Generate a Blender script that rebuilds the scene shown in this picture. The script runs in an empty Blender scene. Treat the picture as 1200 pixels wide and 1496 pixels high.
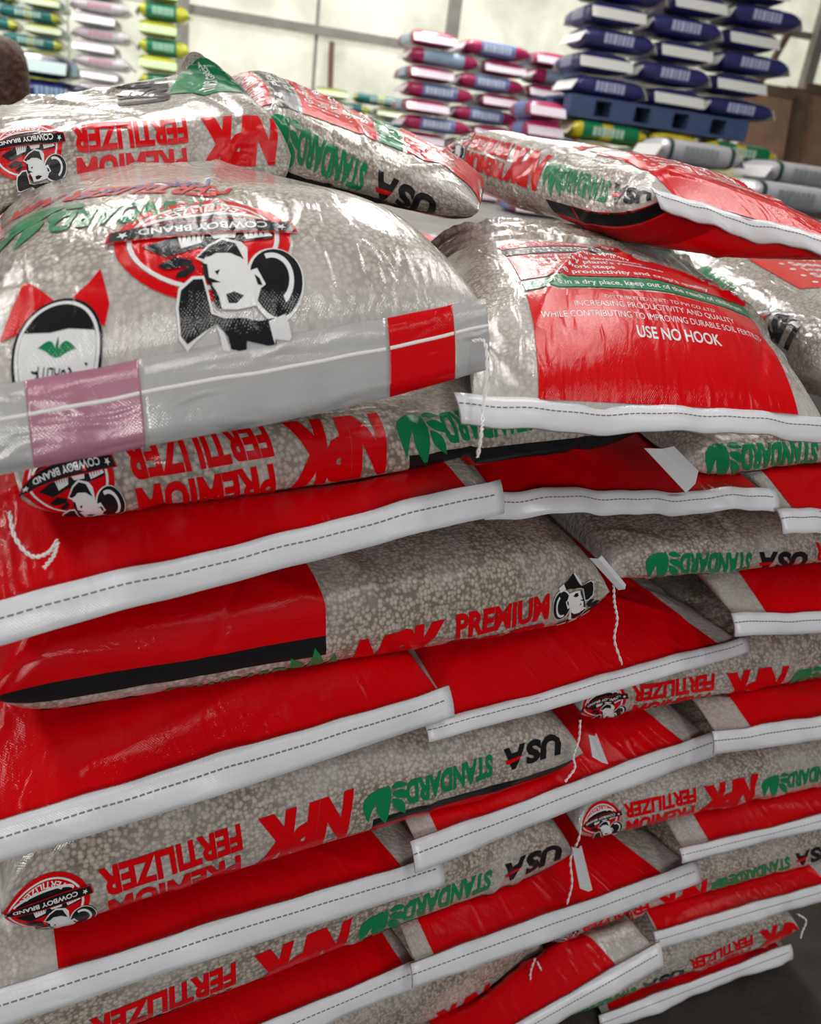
import bpy, bmesh, math, random
import numpy as np
from mathutils import Vector, Matrix
from mathutils.bvhtree import BVHTree
from mathutils.geometry import tessellate_polygon

random.seed(7); rng = np.random.default_rng(11)
sc = bpy.context.scene
COL = sc.collection

# ------------------------------------------------------------------ camera
F, CX, CY = 1200.0, 600.0, 748.0            # focal length and centre in 1200x1496 pixels
PITCH, ROLL, YAW = map(math.radians, (23.5, 7.8, 32.0))
CAM = np.array([0.0, -0.84, 1.95])
_fw = np.array([math.sin(YAW)*math.cos(PITCH), math.cos(YAW)*math.cos(PITCH), -math.sin(PITCH)])
_r0 = np.array([math.cos(YAW), -math.sin(YAW), 0.0]); _u0 = np.cross(_r0, _fw)
_rt = math.cos(ROLL)*_r0 + math.sin(ROLL)*_u0
_up = -math.sin(ROLL)*_r0 + math.cos(ROLL)*_u0
cam_d = bpy.data.cameras.new('camera'); cam = bpy.data.objects.new('camera', cam_d); COL.objects.link(cam)
cam.matrix_world = Matrix(((_rt[0], _up[0], -_fw[0], CAM[0]), (_rt[1], _up[1], -_fw[1], CAM[1]), (_rt[2], _up[2], -_fw[2], CAM[2]), (0, 0, 0, 1)))
cam_d.sensor_fit = 'HORIZONTAL'; cam_d.sensor_width = 36.0; cam_d.lens = 36.0*F/1200.0
cam_d.clip_start = 0.05; cam_d.clip_end = 100
cam_d.dof.use_dof = True; cam_d.dof.focus_distance = 1.15; cam_d.dof.aperture_fstop = 5.5
sc.camera = cam

# ------------------------------------------------------------------ world, light, exposure
sc.view_settings.view_transform = 'Standard'; sc.view_settings.look = 'None'
sc.view_settings.gamma = 1.0; sc.view_settings.use_curve_mapping = False
sc.view_settings.exposure = 0.0
w = bpy.data.worlds.new('world'); sc.world = w; w.use_nodes = True
w.node_tree.nodes['Background'].inputs[0].default_value = (0.86, 0.93, 1.0, 1)
w.node_tree.nodes['Background'].inputs[1].default_value = 0.14

def skylight(loc, sx, sy, power, rz=0.0, tilt=0.0, col=(1.0, 0.97, 0.93)):
    l = bpy.data.lights.new('skylight_lamp', 'AREA'); l.shape = 'RECTANGLE'; l.size = sx; l.size_y = sy
    l.energy = power; l.color = col
    o = bpy.data.objects.new('skylight_lamp', l); COL.objects.link(o)
    o.location = loc; o.rotation_euler = (tilt, 0, rz)
    return o
# translucent roof sheets in two rows
for (x, y, s) in ((-2.2, 1.0, 70), (1.0, 3.2, 90), (3.6, 1.5, 80), (4.5, 6.0, 190), (0.2, 7.0, 170), (-2.6, 4.6, 110), (0.2, -2.4, 50), (3.0, -3.0, 45)):
    skylight((x, y, 5.6), 0.40, 2.6, s, rz=-math.radians(18))

# added fill lamp behind the camera, brightens the front of the stack
_d = bpy.data.lights.new('front_fill', 'AREA'); _d.shape = 'RECTANGLE'; _d.size = 2.6; _d.size_y = 1.3; _d.energy = 170; _d.color = (1, .985, .96)
_do = bpy.data.objects.new('front_fill', _d); COL.objects.link(_do); _do.location = (-1.6, -6.0, 2.6)
_do.rotation_euler = Vector((.38, 1.0, -.18)).to_track_quat('-Z', 'Y').to_euler()
# daylight on the outside of the translucent back wall
_o = bpy.data.lights.new('daylight_outside', 'AREA'); _o.shape = 'RECTANGLE'; _o.size = 16; _o.size_y = 6; _o.energy = 2100; _o.color = (1, .985, .955)
_oo = bpy.data.objects.new('daylight_outside', _o); COL.objects.link(_oo); _oo.location = (8.4, 13.2, 4.0); _oo.rotation_euler = (math.radians(90), 0, math.radians(180-18))
_oo.rotation_euler = Vector((-.309, -.951, -.05)).to_track_quat('-Z', 'Y').to_euler()

# ------------------------------------------------------------------ pixel helpers (a pixel gives a direction only)
def ray(px, py): return _rt*(px-CX)/F - _up*(py-CY)/F + _fw
def onplane(px, py, n, c):
    d = ray(px, py); t = (c - np.dot(n, CAM))/np.dot(n, d); return CAM + d*t
def aty(px, py, y): return onplane(px, py, np.array([0, 1.0, 0]), y)
def atdepth(px, py, dep): return CAM + ray(px, py)*dep
def project(P):
    v = P - CAM; z = v@_fw
    return CX + F*(v@_rt)/z, CY - F*(v@_up)/z
NL = np.array([0.0, 1.0, 0.0])
_k = 0.2; NR = np.array([_k, 1.0, 0.0])/math.sqrt(1+_k*_k)

# ------------------------------------------------------------------ materials
def newmat(name):
    m = bpy.data.materials.new(name); m.use_nodes = True
    nt = m.node_tree; return m, nt, nt.nodes['Principled BSDF']
def N(nt, t, **kw):
    n = nt.nodes.new(t)
    for k, v in kw.items():
        if k in ('inputs',):
            for a, b in v.items(): n.inputs[a].default_value = b
        else: setattr(n, k, v)
    return n
def plain(name, col, rough=0.5, coat=0.0, metal=0.0, noise=0.0, scale=20, bump=0.0):
    m, nt, p = newmat(name)
    p.inputs['Base Color'].default_value = (*col, 1); p.inputs['Roughness'].default_value = rough
    p.inputs['Coat Weight'].default_value = coat; p.inputs['Metallic'].default_value = metal
    if noise or bump:
        tc = N(nt, 'ShaderNodeTexCoord')
        nz = N(nt, 'ShaderNodeTexNoise', inputs={'Scale': scale, 'Detail': 4.0}); nt.links.new(tc.outputs['Object'], nz.inputs['Vector'])
        if noise:
            mx = N(nt, 'ShaderNodeMix', data_type='RGBA', blend_type='MULTIPLY', inputs={})
            mx.inputs[6].default_value = (*col, 1)
            cr = N(nt, 'ShaderNodeValToRGB'); cr.color_ramp.elements[0].position = .3; cr.color_ramp.elements[1].position = .7
            a = 1-noise; cr.color_ramp.elements[0].color = (a, a, a, 1); cr.color_ramp.elements[1].color = (1, 1, 1, 1)
            nt.links.new(nz.outputs['Fac'], cr.inputs[0]); nt.links.new(cr.outputs[0], mx.inputs[7]); mx.inputs[0].default_value = 1
            nt.links.new(mx.outputs[2], p.inputs['Base Color'])
        if bump:
            b = N(nt, 'ShaderNodeBump', inputs={'Strength': 1.0, 'Distance': bump}); nt.links.new(nz.outputs['Fac'], b.inputs['Height']); nt.links.new(b.outputs[0], p.inputs['Normal'])
    return m

def film_bump(nt, uv, weave=1.0, wrink=1.0, long=1.0):
    """fine relief of woven film: a 3 mm weave, small puckers and long thin creases"""
    sep = N(nt, 'ShaderNodeSeparateXYZ'); nt.links.new(uv, sep.inputs[0])
    def sine(sock, freq):
        m1 = N(nt, 'ShaderNodeMath', operation='MULTIPLY'); nt.links.new(sock, m1.inputs[0]); m1.inputs[1].default_value = freq
        m2 = N(nt, 'ShaderNodeMath', operation='SINE'); nt.links.new(m1.outputs[0], m2.inputs[0]); return m2.outputs[0]
    s1 = sine(sep.outputs[0], 2*math.pi/0.0034); s2 = sine(sep.outputs[1], 2*math.pi/0.0034)
    mu = N(nt, 'ShaderNodeMath', operation='MULTIPLY'); nt.links.new(s1, mu.inputs[0]); nt.links.new(s2, mu.inputs[1])
    b1 = N(nt, 'ShaderNodeBump', inputs={'Strength': 1.0, 'Distance': 0.00005*weave}); nt.links.new(mu.outputs[0], b1.inputs['Height'])
    nz = N(nt, 'ShaderNodeTexNoise', inputs={'Scale': 55.0, 'Detail': 3.0, 'Roughness': 0.6, 'Distortion': 0.6}); nt.links.new(uv, nz.inputs['Vector'])
    b2 = N(nt, 'ShaderNodeBump', inputs={'Strength': 1.0, 'Distance': 0.0006*wrink}); nt.links.new(nz.outputs['Fac'], b2.inputs['Height'])
    nt.links.new(b1.outputs[0], b2.inputs['Normal'])
    mp = N(nt, 'ShaderNodeMapping'); mp.inputs['Scale'].default_value = (1.0, 3.2, 1.0); mp.inputs['Rotation'].default_value = (0, 0, 0.5); nt.links.new(uv, mp.inputs['Vector'])
    n3 = N(nt, 'ShaderNodeTexNoise', inputs={'Scale': 11.0, 'Detail': 2.0, 'Distortion': 1.2}); n3.noise_type = 'RIDGED_MULTIFRACTAL'; nt.links.new(mp.outputs[0], n3.inputs['Vector'])
    b3 = N(nt, 'ShaderNodeBump', inputs={'Strength': 1.0, 'Distance': 0.0014*wrink*long}); nt.links.new(n3.outputs['Fac'], b3.inputs['Height'])
    nt.links.new(b2.outputs[0], b3.inputs['Normal'])
    return b3.outputs[0]

def uvnode(nt):
    return N(nt, 'ShaderNodeUVMap', uv_map='UVMap').outputs[0]

def mat_print(name, col, rough=0.42):
    m, nt, p = newmat(name); uv = uvnode(nt)
    nz = N(nt, 'ShaderNodeTexNoise', inputs={'Scale': 9.0, 'Detail': 3.0}); nt.links.new(uv, nz.inputs['Vector'])
    mx = N(nt, 'ShaderNodeMix', data_type='RGBA')
    mx.inputs[6].default_value = (*[c*0.86 for c in col], 1); mx.inputs[7].default_value = (*[min(1, c*1.08) for c in col], 1)
    nt.links.new(nz.outputs['Fac'], mx.inputs[0]); nt.links.new(mx.outputs[2], p.inputs['Base Color'])
    p.inputs['Roughness'].default_value = rough; p.inputs['Specular IOR Level'].default_value = 0.05
    p.inputs['Coat Weight'].default_value = 0.55; p.inputs['Coat Roughness'].default_value = 0.07; p.inputs['Coat IOR'].default_value = 1.5
    fb = film_bump(nt, uv); nt.links.new(fb, p.inputs['Coat Normal']); nt.links.new(fb, p.inputs['Normal'])
    return m

def mat_film():
    """clear woven film lying on pale granules"""
    m, nt, p = newmat('granules_under_clear_film'); uv = uvnode(nt)
    L = nt.links.new
    vo = N(nt, 'ShaderNodeTexVoronoi', inputs={'Scale': 158.0, 'Randomness': 0.8}); L(uv, vo.inputs['Vector'])
    cr = N(nt, 'ShaderNodeValToRGB'); e = cr.color_ramp.elements
    e[0].position = 0.15; e[0].color = (0.50, 0.435, 0.365, 1); e[1].position = 0.68; e[1].color = (0.17, 0.135, 0.105, 1)
    k = e.new(0.42); k.color = (0.42, 0.36, 0.30, 1)
    L(vo.outputs['Distance'], cr.inputs[0])
    hs = N(nt, 'ShaderNodeSeparateColor'); L(vo.outputs['Color'], hs.inputs[0])
    mr = N(nt, 'ShaderNodeMapRange', inputs={3: 0.80, 4: 1.12}); L(hs.outputs[0], mr.inputs[0])
    mul = N(nt, 'ShaderNodeMix', data_type='RGBA', blend_type='MULTIPLY'); mul.inputs[0].default_value = 1
    L(cr.outputs[0], mul.inputs[6]); L(mr.outputs[0], mul.inputs[7])
    # milky places where the film stands off the granules
    nz = N(nt, 'ShaderNodeTexNoise', inputs={'Scale': 6.5, 'Detail': 4.0, 'Roughness': 0.6}); L(uv, nz.inputs['Vector'])
    mk = N(nt, 'ShaderNodeMapRange', inputs={1: 0.42, 2: 0.68, 3: 0.08, 4: 0.62}); L(nz.outputs['Fac'], mk.inputs[0])
    at = N(nt, 'ShaderNodeAttribute', attribute_name='milk')
    ad = N(nt, 'ShaderNodeMath', operation='ADD', use_clamp=True); L(mk.outputs[0], ad.inputs[0]); L(at.outputs['Fac'], ad.inputs[1])
    mx = N(nt, 'ShaderNodeMix', data_type='RGBA'); L(ad.outputs[0], mx.inputs[0]); L(mul.outputs[2], mx.inputs[6]); mx.inputs[7].default_value = (0.50, 0.475, 0.455, 1)
    L(mx.outputs[2], p.inputs['Base Color'])
    p.inputs['Roughness'].default_value = 0.5; p.inputs['Specular IOR Level'].default_value = 0.25
    gb = N(nt, 'ShaderNodeBump', invert=True, inputs={'Strength': 0.5, 'Distance': 0.0014}); L(vo.outputs['Distance'], gb.inputs['Height']); L(gb.outputs[0], p.inputs['Normal'])
    p.inputs['Coat Weight'].default_value = 1.0; p.inputs['Coat Roughness'].default_value = 0.09; p.inputs['Coat IOR'].default_value = 1.55
    L(film_bump(nt, uv, 1.0, 1.0, 1.7), p.inputs['Coat Normal'])
    return m
def mat_tape(name, col, rough=0.4, tr=0.0, coat=.35, long=.6):
    m, nt, p = newmat(name); uv = uvnode(nt)
    p.inputs['Base Color'].default_value = (*col, 1); p.inputs['Roughness'].default_value = rough
    p.inputs['Coat Weight'].default_value = coat; p.inputs['Coat Roughness'].default_value = 0.2 if coat < .5 else .08
    if tr: p.inputs['Alpha'].default_value = 1-tr
    nz = N(nt, 'ShaderNodeTexNoise', inputs={'Scale': 14.0, 'Detail': 4.0}); nt.links.new(uv, nz.inputs['Vector'])
    mx = N(nt, 'ShaderNodeMix', data_type='RGBA'); mx.inputs[6].default_value = (*[c*.8 for c in col], 1); mx.inputs[7].default_value = (*col, 1)
    nt.links.new(nz.outputs['Fac'], mx.inputs[0]); nt.links.new(mx.outputs[2], p.inputs['Base Color'])
    fb = film_bump(nt, uv, 1.0, 0.6, long/.6); nt.links.new(fb, p.inputs['Normal']); nt.links.new(fb, p.inputs['Coat Normal'])
    return m

M = {}
M['film'] = mat_film()
M['red'] = mat_print('red_print', (0.60, 0.0, 0.003))
M['black'] = mat_print('black_print', (0.010, 0.010, 0.012))
M['green'] = mat_print('green_print', (0.005, 0.20, 0.075))
M['blue'] = mat_print('blue_print', (0.05, 0.08, 0.30))
M['white'] = mat_print('white_print', (0.72, 0.72, 0.72))
M['pink'] = mat_print('pink_show_through', (0.50, 0.16, 0.24))
M['grey'] = mat_print('grey_print', (0.10, 0.10, 0.10))
M['pinkfilm'] = mat_tape('pink_show_through_film', (0.47, 0.19, 0.27), 0.3, coat=1.0, long=2.0)
M['clearband'] = mat_tape('milky_film', (0.47, 0.46, 0.455), 0.3, coat=1.0, long=2.0)
M['tape'] = mat_tape('white_woven_tape', (0.74, 0.74, 0.77))
M['thread'] = plain('white_thread', (0.78, 0.76, 0.74), 0.8)
M['stitch'] = plain('grey_stitch_thread', (0.20, 0.19, 0.19), 0.8)

# ------------------------------------------------------------------ object helpers
def link(name, me, parent=None, mats=()):
    o = bpy.data.objects.new(name, me); COL.objects.link(o)
    for m in mats: me.materials.append(m)
    if parent is not None: o.parent = parent
    return o
def mesh_from(name, verts, faces, uvs=None, smooth=True, midx=None):
    me = bpy.data.meshes.new(name); me.from_pydata([tuple(map(float, v)) for v in verts], [], [tuple(map(int, f)) for f in faces])
    if midx is not None: me.polygons.foreach_set('material_index', np.asarray(midx, dtype=np.int32))
    if uvs is not None:
        ul = me.uv_layers.new(name='UVMap')
        li = np.empty(len(me.loops), dtype=np.int32); me.loops.foreach_get('vertex_index', li)
        ul.data.foreach_set('uv', np.asarray(uvs, dtype=np.float32)[li].ravel())
    if smooth: me.polygons.foreach_set('use_smooth', np.ones(len(me.polygons), dtype=bool))
    me.update(); return me
def tag(o, label, cat, group=None, kind=None):
    if kind:
        o['kind'] = kind
    o['label'] = label; o['category'] = cat
    if group: o['group'] = group
    return o
def box_mesh(name, x0, x1, y0, y1, z0, z1):
    v = [(x, y, z) for z in (z0, z1) for y in (y0, y1) for x in (x0, x1)]
    f = [(0, 2, 3, 1), (4, 5, 7, 6), (0, 1, 5, 4), (2, 6, 7, 3), (0, 4, 6, 2), (1, 3, 7, 5)]
    return mesh_from(name, v, f, smooth=False)

# ------------------------------------------------------------------ flat print artwork (metric, y up, reads left to right)
class Art:
    def __init__(s): s.v = []; s.f = []; s.m = []; s.lay = []
    def add(s, verts, faces, mat, lay=0):
        o = len(s.v); s.v += [tuple(p[:2]) for p in verts]; s.f += [tuple(i+o for i in f) for f in faces]
        s.m += [mat]*len(faces); s.lay += [lay]*len(verts); return s
    def poly(s, pts, mat, lay=0):
        t = []
        for f in tessellate_polygon([[Vector((x, y, 0)) for x, y in pts]]):
            (ax, ay), (bx, by), (cx, cy) = (pts[i] for i in f)
            ar = (bx-ax)*(cy-ay)-(by-ay)*(cx-ax)
            if abs(ar) > 1e-12: t.append(tuple(f) if ar > 0 else tuple(f)[::-1])
        return s.add(pts, t, mat, lay)
    def rect(s, x0, y0, x1, y1, mat, lay=0): return s.add([(x0, y0), (x1, y0), (x1, y1), (x0, y1)], [(0, 1, 2, 3)], mat, lay)
    def ell(s, cx, cy, rx, ry, mat, lay=0, n=28, a0=0, a1=360):
        return s.poly([(cx+rx*math.cos(math.radians(a0+(a1-a0)*i/n)), cy+ry*math.sin(math.radians(a0+(a1-a0)*i/n))) for i in range(n)], mat, lay)
    def ring(s, cx, cy, r0, r1, mat, lay=0, n=40, a0=0, a1=360, ry=1.0):
        v = []; f = []
        for i in range(n+1):
            a = math.radians(a0+(a1-a0)*i/n)
            v += [(cx+r0*math.cos(a), cy+ry*r0*math.sin(a)), (cx+r1*math.cos(a), cy+ry*r1*math.sin(a))]
        for i in range(n): f.append((2*i, 2*i+1, 2*i+3, 2*i+2))
        return s.add(v, f, mat, lay)
    def put(s, o, x=0, y=0, k=1, rot=0, ky=None):
        c, n = math.cos(rot), math.sin(rot); ky = k if ky is None else ky
        off = len(s.v)
        s.v += [(x+k*(px*c-py*n), y+ky*(px*n+py*c)) for px, py in o.v]
        s.f += [tuple(i+off for i in f) for f in o.f]; s.m += o.m; s.lay += o.lay; return s
    def slice(s, g):
        """cut along a square grid so that the print can follow a curved surface"""
        if not s.v: return s
        bm = bmesh.new(); ll = bm.verts.layers.int.new('lay')
        names = sorted(set(s.m)); vs = []
        for p, l in zip(s.v, s.lay):
            q = bm.verts.new((p[0], p[1], 0)); q[ll] = l; vs.append(q)
        for f, m in zip(s.f, s.m):
            try: fc = bm.faces.new([vs[i] for i in f]); fc.material_index = names.index(m)
            except ValueError: pass
        xs = [p[0] for p in s.v]; ys = [p[1] for p in s.v]
        for ax, lo, hi in ((0, min(xs), max(xs)), (1, min(ys), max(ys))):
            no = Vector((1, 0, 0)) if ax == 0 else Vector((0, 1, 0))
            t = math.ceil(lo/g)*g
            while t < hi:
                co = Vector((t, 0, 0)) if ax == 0 else Vector((0, t, 0))
                bmesh.ops.bisect_plane(bm, geom=bm.verts[:]+bm.edges[:]+bm.faces[:], dist=1e-7, plane_co=co, plane_no=no)
                t += g
        bm.verts.index_update()
        o = Art()
        o.v = [(q.co.x, q.co.y) for q in bm.verts]; o.f = [tuple(q.index for q in f.verts) for f in bm.faces]
        o.m = [names[f.material_index] for f in bm.faces]
        lay = [0]*len(o.v)
        for f in bm.faces:
            L = max(q[ll] for q in f.verts)
            for q in f.verts: lay[q.index] = max(lay[q.index], L)
        o.lay = lay; bm.free(); return o

_tc = {}
def text(s, height=1.0, width=None, bold=0.035, shear=0.0, mat='red', lay=0, align='c', res=3):
    key = (s, bold, res)
    if key not in _tc:
        cu = bpy.data.curves.new('t', 'FONT'); cu.body = s; cu.offset = bold; cu.resolution_u = res; cu.fill_mode = 'FRONT'
        ob = bpy.data.objects.new('t', cu); COL.objects.link(ob)
        dg = bpy.context.evaluated_depsgraph_get(); me = ob.evaluated_get(dg).to_mesh()
        v = np.array([p.co[:2] for p in me.vertices]); f = [tuple(p.vertices) for p in me.polygons]
        ob.evaluated_get(dg).to_mesh_clear(); bpy.data.objects.remove(ob); bpy.data.curves.remove(cu)
        cap = 0.73
        v = v - np.array([v[:, 0].min(), 0]); v = v/cap
        _tc[key] = (v, f)
    v, f = _tc[key]; v = v.copy(); W = v[:, 0].max()
    kx = (width/W) if width else height
    v[:, 0] = v[:, 0]*kx; v[:, 1] = v[:, 1]*height
    v[:, 0] += shear*v[:, 1]
    wd = v[:, 0].max()
    if align == 'c': v[:, 0] -= wd/2
    elif align == 'r': v[:, 0] -= wd
    a = Art(); a.add([tuple(p) for p in v], f, mat, lay); return a
def arc(art, r, cx=0, cy=0, top=True):
    o = Art(); o.f = art.f; o.m = art.m; o.lay = art.lay
    for x, y in art.v:
        if top: a = math.pi/2 - x/r; rr = r+y
        else: a = -math.pi/2 + x/r; rr = r-y
        o.v.append((cx+rr*math.cos(a), cy+rr*math.sin(a)))
    return o

def leaf_poly(p, q, w, n=9, bend=0.15):
    p = np.array(p, float); q = np.array(q, float); d = q-p; nrm = np.array([-d[1], d[0]])
    up = []; dn = []
    for i in range(n+1):
        t = i/n; c = p + d*t + nrm*bend*math.sin(math.pi*t); h = w*math.sin(math.pi*t**0.8)
        up.append(tuple(c+nrm*h)); dn.append(tuple(c-nrm*h))
    return up + dn[::-1][1:-1]
def art_leaf():
    a = Art()                                     # two big leaves and three small ones, ~1 wide
    a.poly(leaf_poly((-.06, -.48), (.06, .52), .17, bend=-.10), 'green')
    a.poly(leaf_poly((.02, -.46), (.46, .30), .17, bend=-.22), 'green')
    a.poly(leaf_poly((-.12, -.10), (-.40, .40), .20, bend=.05), 'green')
    a.poly(leaf_poly((-.12, -.24), (-.56, .02), .20, bend=.08), 'green')
    a.poly(leaf_poly((-.12, -.40), (-.50, -.34), .20, bend=.08), 'green')
    return a

def _e(pts): return [(-(x-510)/1000.0, (y-170)*1.22/1000.0) for x, y in pts]
def art_emblem(full=True):
    """round emblem with banner and a rider in hat and neckerchief; 1 unit wide, upright"""
    a = Art()
    if full:
        a.ring(0, .06, .415, .475, 'red', 0, ry=.92); a.ring(0, .06, .385, .41, 'white', 0, ry=.92); a.ell(0, .06, .385, .385*.92, 'red', 0, n=40)
        a.ell(0, -.10, .33, .085, 'white', 1); a.ell(0, -.07, .31, .085, 'black', 2)
        a.put(arc(text('FERTILIZER', .085, .56, .02, 0, 'white', 3), .34, 0, .06, False))
    a.poly(_e([(180, 270), (340, 215), (700, 205), (890, 215), (880, 260), (720, 275), (600, 330), (480, 300), (300, 350)]), 'black', 3)
    a.poly(_e([(365, 215), (510, 205), (490, 270), (380, 300)]), 'white', 4)
    a.poly(_e([(530, 205), (680, 205), (670, 250), (560, 250)]), 'white', 4)
    a.poly(_e([(720, 210), (860, 210), (880, 240), (730, 262)]), 'white', 4)
    for i in range(5): a.poly(_e([(380+26*i, 212), (392+26*i, 212), (384+26*i, 262)]), 'black', 5)
    for i in range(4): a.poly(_e([(740+28*i, 212), (752+28*i, 212), (746+28*i, 246)]), 'black', 5)
    # neckerchief
    a.poly(_e([(450, 370), (520, 290), (600, 250), (700, 280), (730, 320), (722, 430), (640, 380), (560, 370), (500, 400)]), 'white', 5)
    a.poly(_e([(462, 365), (530, 300), (600, 268), (668, 290), (705, 390), (640, 352), (560, 345), (500, 380)]), 'black', 6)
    a.poly(_e([(440, 380), (340, 350), (255, 400), (300, 425), (420, 410)]), 'black', 5)
    a.poly(_e([(440, 400), (360, 440), (345, 470), (400, 470), (450, 430)]), 'black', 5)
    # brim, right lobe
    a.ell(-.355, .39, .155, .20, 'white', 5); a.ell(-.36, .385, .142, .186, 'black', 6); a.ring(-.345, .38, .085, .11, 'white', 7, a0=120, a1=290, ry=1.4)
    # face with ear
    a.poly(_e([(500, 370), (620, 352), (690, 380), (735, 450), (770, 440), (808, 520), (780, 535), (750, 600), (650, 612), (575, 610), (560, 560), (520, 490), (482, 420)]), 'white', 8)
    a.poly(_e([(482, 400), (510, 410), (515, 480), (575, 505), (520, 505), (560, 560), (570, 612), (545, 600), (520, 520), (490, 470)]), 'black', 9)
    a.poly(_e([(545, 450), (575, 440), (560, 470)]), 'black', 9); a.poly(_e([(598, 555), (640, 545), (690, 562), (650, 590), (610, 590)]), 'black', 9)
    a.poly(_e([(752, 470), (778, 490), (790, 525), (765, 520)]), 'black', 9)
    # hat: left brim lobe and crown
    a.poly(_e([(345, 600), (360, 520), (430, 470), (490, 470), (530, 620), (600, 640), (560, 650), (400, 722), (360, 700)]), 'white', 7)
    a.poly(_e([(358, 600), (372, 530), (435, 485), (482, 485), (520, 625), (585, 640), (690, 640), (760, 650), (840, 640), (850, 700), (760, 745), (690, 800), (600, 690), (550, 655), (400, 710), (368, 690)]), 'black', 8)
    a.poly(_e([(540, 660), (580, 680), (690, 800), (672, 803), (590, 735)]), 'white', 9)
    a.poly(_e([(810, 650), (900, 628), (930, 680), (850, 715)]), 'white', 9)
    if full:
        a.poly([(-.50, -.05), (-.52, .06), (.52, .06), (.50, -.05), (.25, -.085), (-.25, -.085)], 'red', 10)
        a.poly([(-.49, -.042), (-.508, .052), (.508, .052), (.49, -.042), (.25, -.075), (-.25, -.075)], 'black', 11)
        a.put(text('COWBOY BRAND', .062, .70, .025, 0, 'white', 12), 0, -.04)
        for sx in (-.43, .43):
            st = [(sx+(.032 if i % 2 == 0 else .014)*math.sin(i*math.pi/5), .003+(.036 if i % 2 == 0 else .015)*math.cos(i*math.pi/5)) for i in range(10)]
            a.poly(st, 'white', 12)
    return a

def art_seal():
    a = Art()
    a.poly([(-.05, -.75), (-.75, -1.55), (-1.05, -.75), (-1.0, -.35)], 'red', 0)
    a.poly([(.05, -.75), (1.05, -1.6), (1.35, -.2), (.9, -.3)], 'red', 0)
    a.ell(0, 0, 1.0, .92, 'black', 1, 44); a.ring(0, 0, .86, .93, 'white', 2, 48, ry=.92)
    a.ell(0, 0, .85, .78, 'white', 2, 44)
    a.poly([(.72, -.28)] + [(.85*math.cos(math.radians(t)), .78*math.sin(math.radians(t))) for t in range(-22, -161, -8)] + [(-.2, -.32), (.2, -.26)], 'black', 3)
    l = Art(); l.poly(leaf_poly((0, .1), (.42, -.02), .2, bend=-.2), 'green', 4); l.poly(leaf_poly((0, .1), (-.42, -.02), .2, bend=.2), 'green', 4)
    l.poly(leaf_poly((0, .12), (0, -.2), .12, bend=0), 'green', 4); a.put(l)
    a.put(text('QUALITY', .15, .85, .01, 0, 'black', 4), 0, .22)
    return a

_ac = {}
def cached(key, fn, g):
    if key not in _ac: _ac[key] = fn().slice(g)
    return _ac[key]

# metres along the side of a sack, upright reading direction
def a_pf(): a = Art(); a.put(text('PREMIUM', .042, .185, .045, 0, 'red'), 0, .004); a.put(text('FERTILIZER', .042, .195, .045, 0, 'red'), 0, -.048); return a
def a_npk(): a = Art(); a.put(text('NPK', .080, .155, .07, .22, 'red'), 0, -.04); return a
def a_std(): a = Art(); a.put(text('STANDARD', .046, .170, .045, 0.05, 'green'), 0, -.023); return a
def a_usa():
    a = Art(); a.put(text('US', .046, .078, .05, .1, 'black'), -.026, -.023); a.put(text('A', .046, .047, .05, .1, 'black'), .037, -.023)
    a.poly([(.022, -.004), (.060, -.001), (.056, .008), (.030, .004)], 'red', 1); return a
def a_leaf(): a = Art(); a.put(art_leaf(), 0, 0, .078); return a
def a_emb(): a = Art(); a.put(art_emblem(), 0, -.03, .112); return a
def a_rider(): a = Art(); a.put(art_emblem(False), 0, -.03, .13); return a
STRIP = dict(usa=(a_usa, .115, -.004), std=(a_std, .285, -.004), leaf=(a_leaf, .405, .004), npk=(a_npk, .545, .0), pf=(a_pf, .74, .0), emb=(a_emb, .905, .0))

# ------------------------------------------------------------------ a filled sack
def noise2(a, b, seed, fr=(9, 16, 27, 44), amp=(1, .6, .4, .25), aniso=1.0):
    r = np.random.default_rng(seed); o = np.zeros_like(a)
    wa = 0.02*np.sin(7*a+r.uniform(0, 6))+0.015*np.sin(11*b+r.uniform(0, 6))
    for f, A in zip(fr, amp):
        for k in range(3):
            t = r.uniform(0, math.pi); ph = r.uniform(0, 6.28)
            o += A*np.sin(f*((a+wa)*math.cos(t)*aniso+(b-wa)*math.sin(t))+ph)
    return o/3
def creases(a, b, seed, n=10, La=1, Lb=1):
    """long thin folds in the film"""
    r = np.random.default_rng(seed); o = np.zeros_like(a)
    for i in range(n):
        ca, cb = r.uniform(0, La), r.uniform(0, Lb); t = r.uniform(-.7, .7)+(math.pi/2 if r.random() < .5 else 0)
        ln = r.uniform(.06, .22); wd = r.uniform(.006, .011)
        x = (a-ca)*math.cos(t)+(b-cb)*math.sin(t); y = -(a-ca)*math.sin(t)+(b-cb)*math.cos(t)+.4*x*x
        o += r.choice([1, 1, -1])*np.exp(-(y/wd)**2)*np.exp(-(x/ln)**2)
    return o

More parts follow.
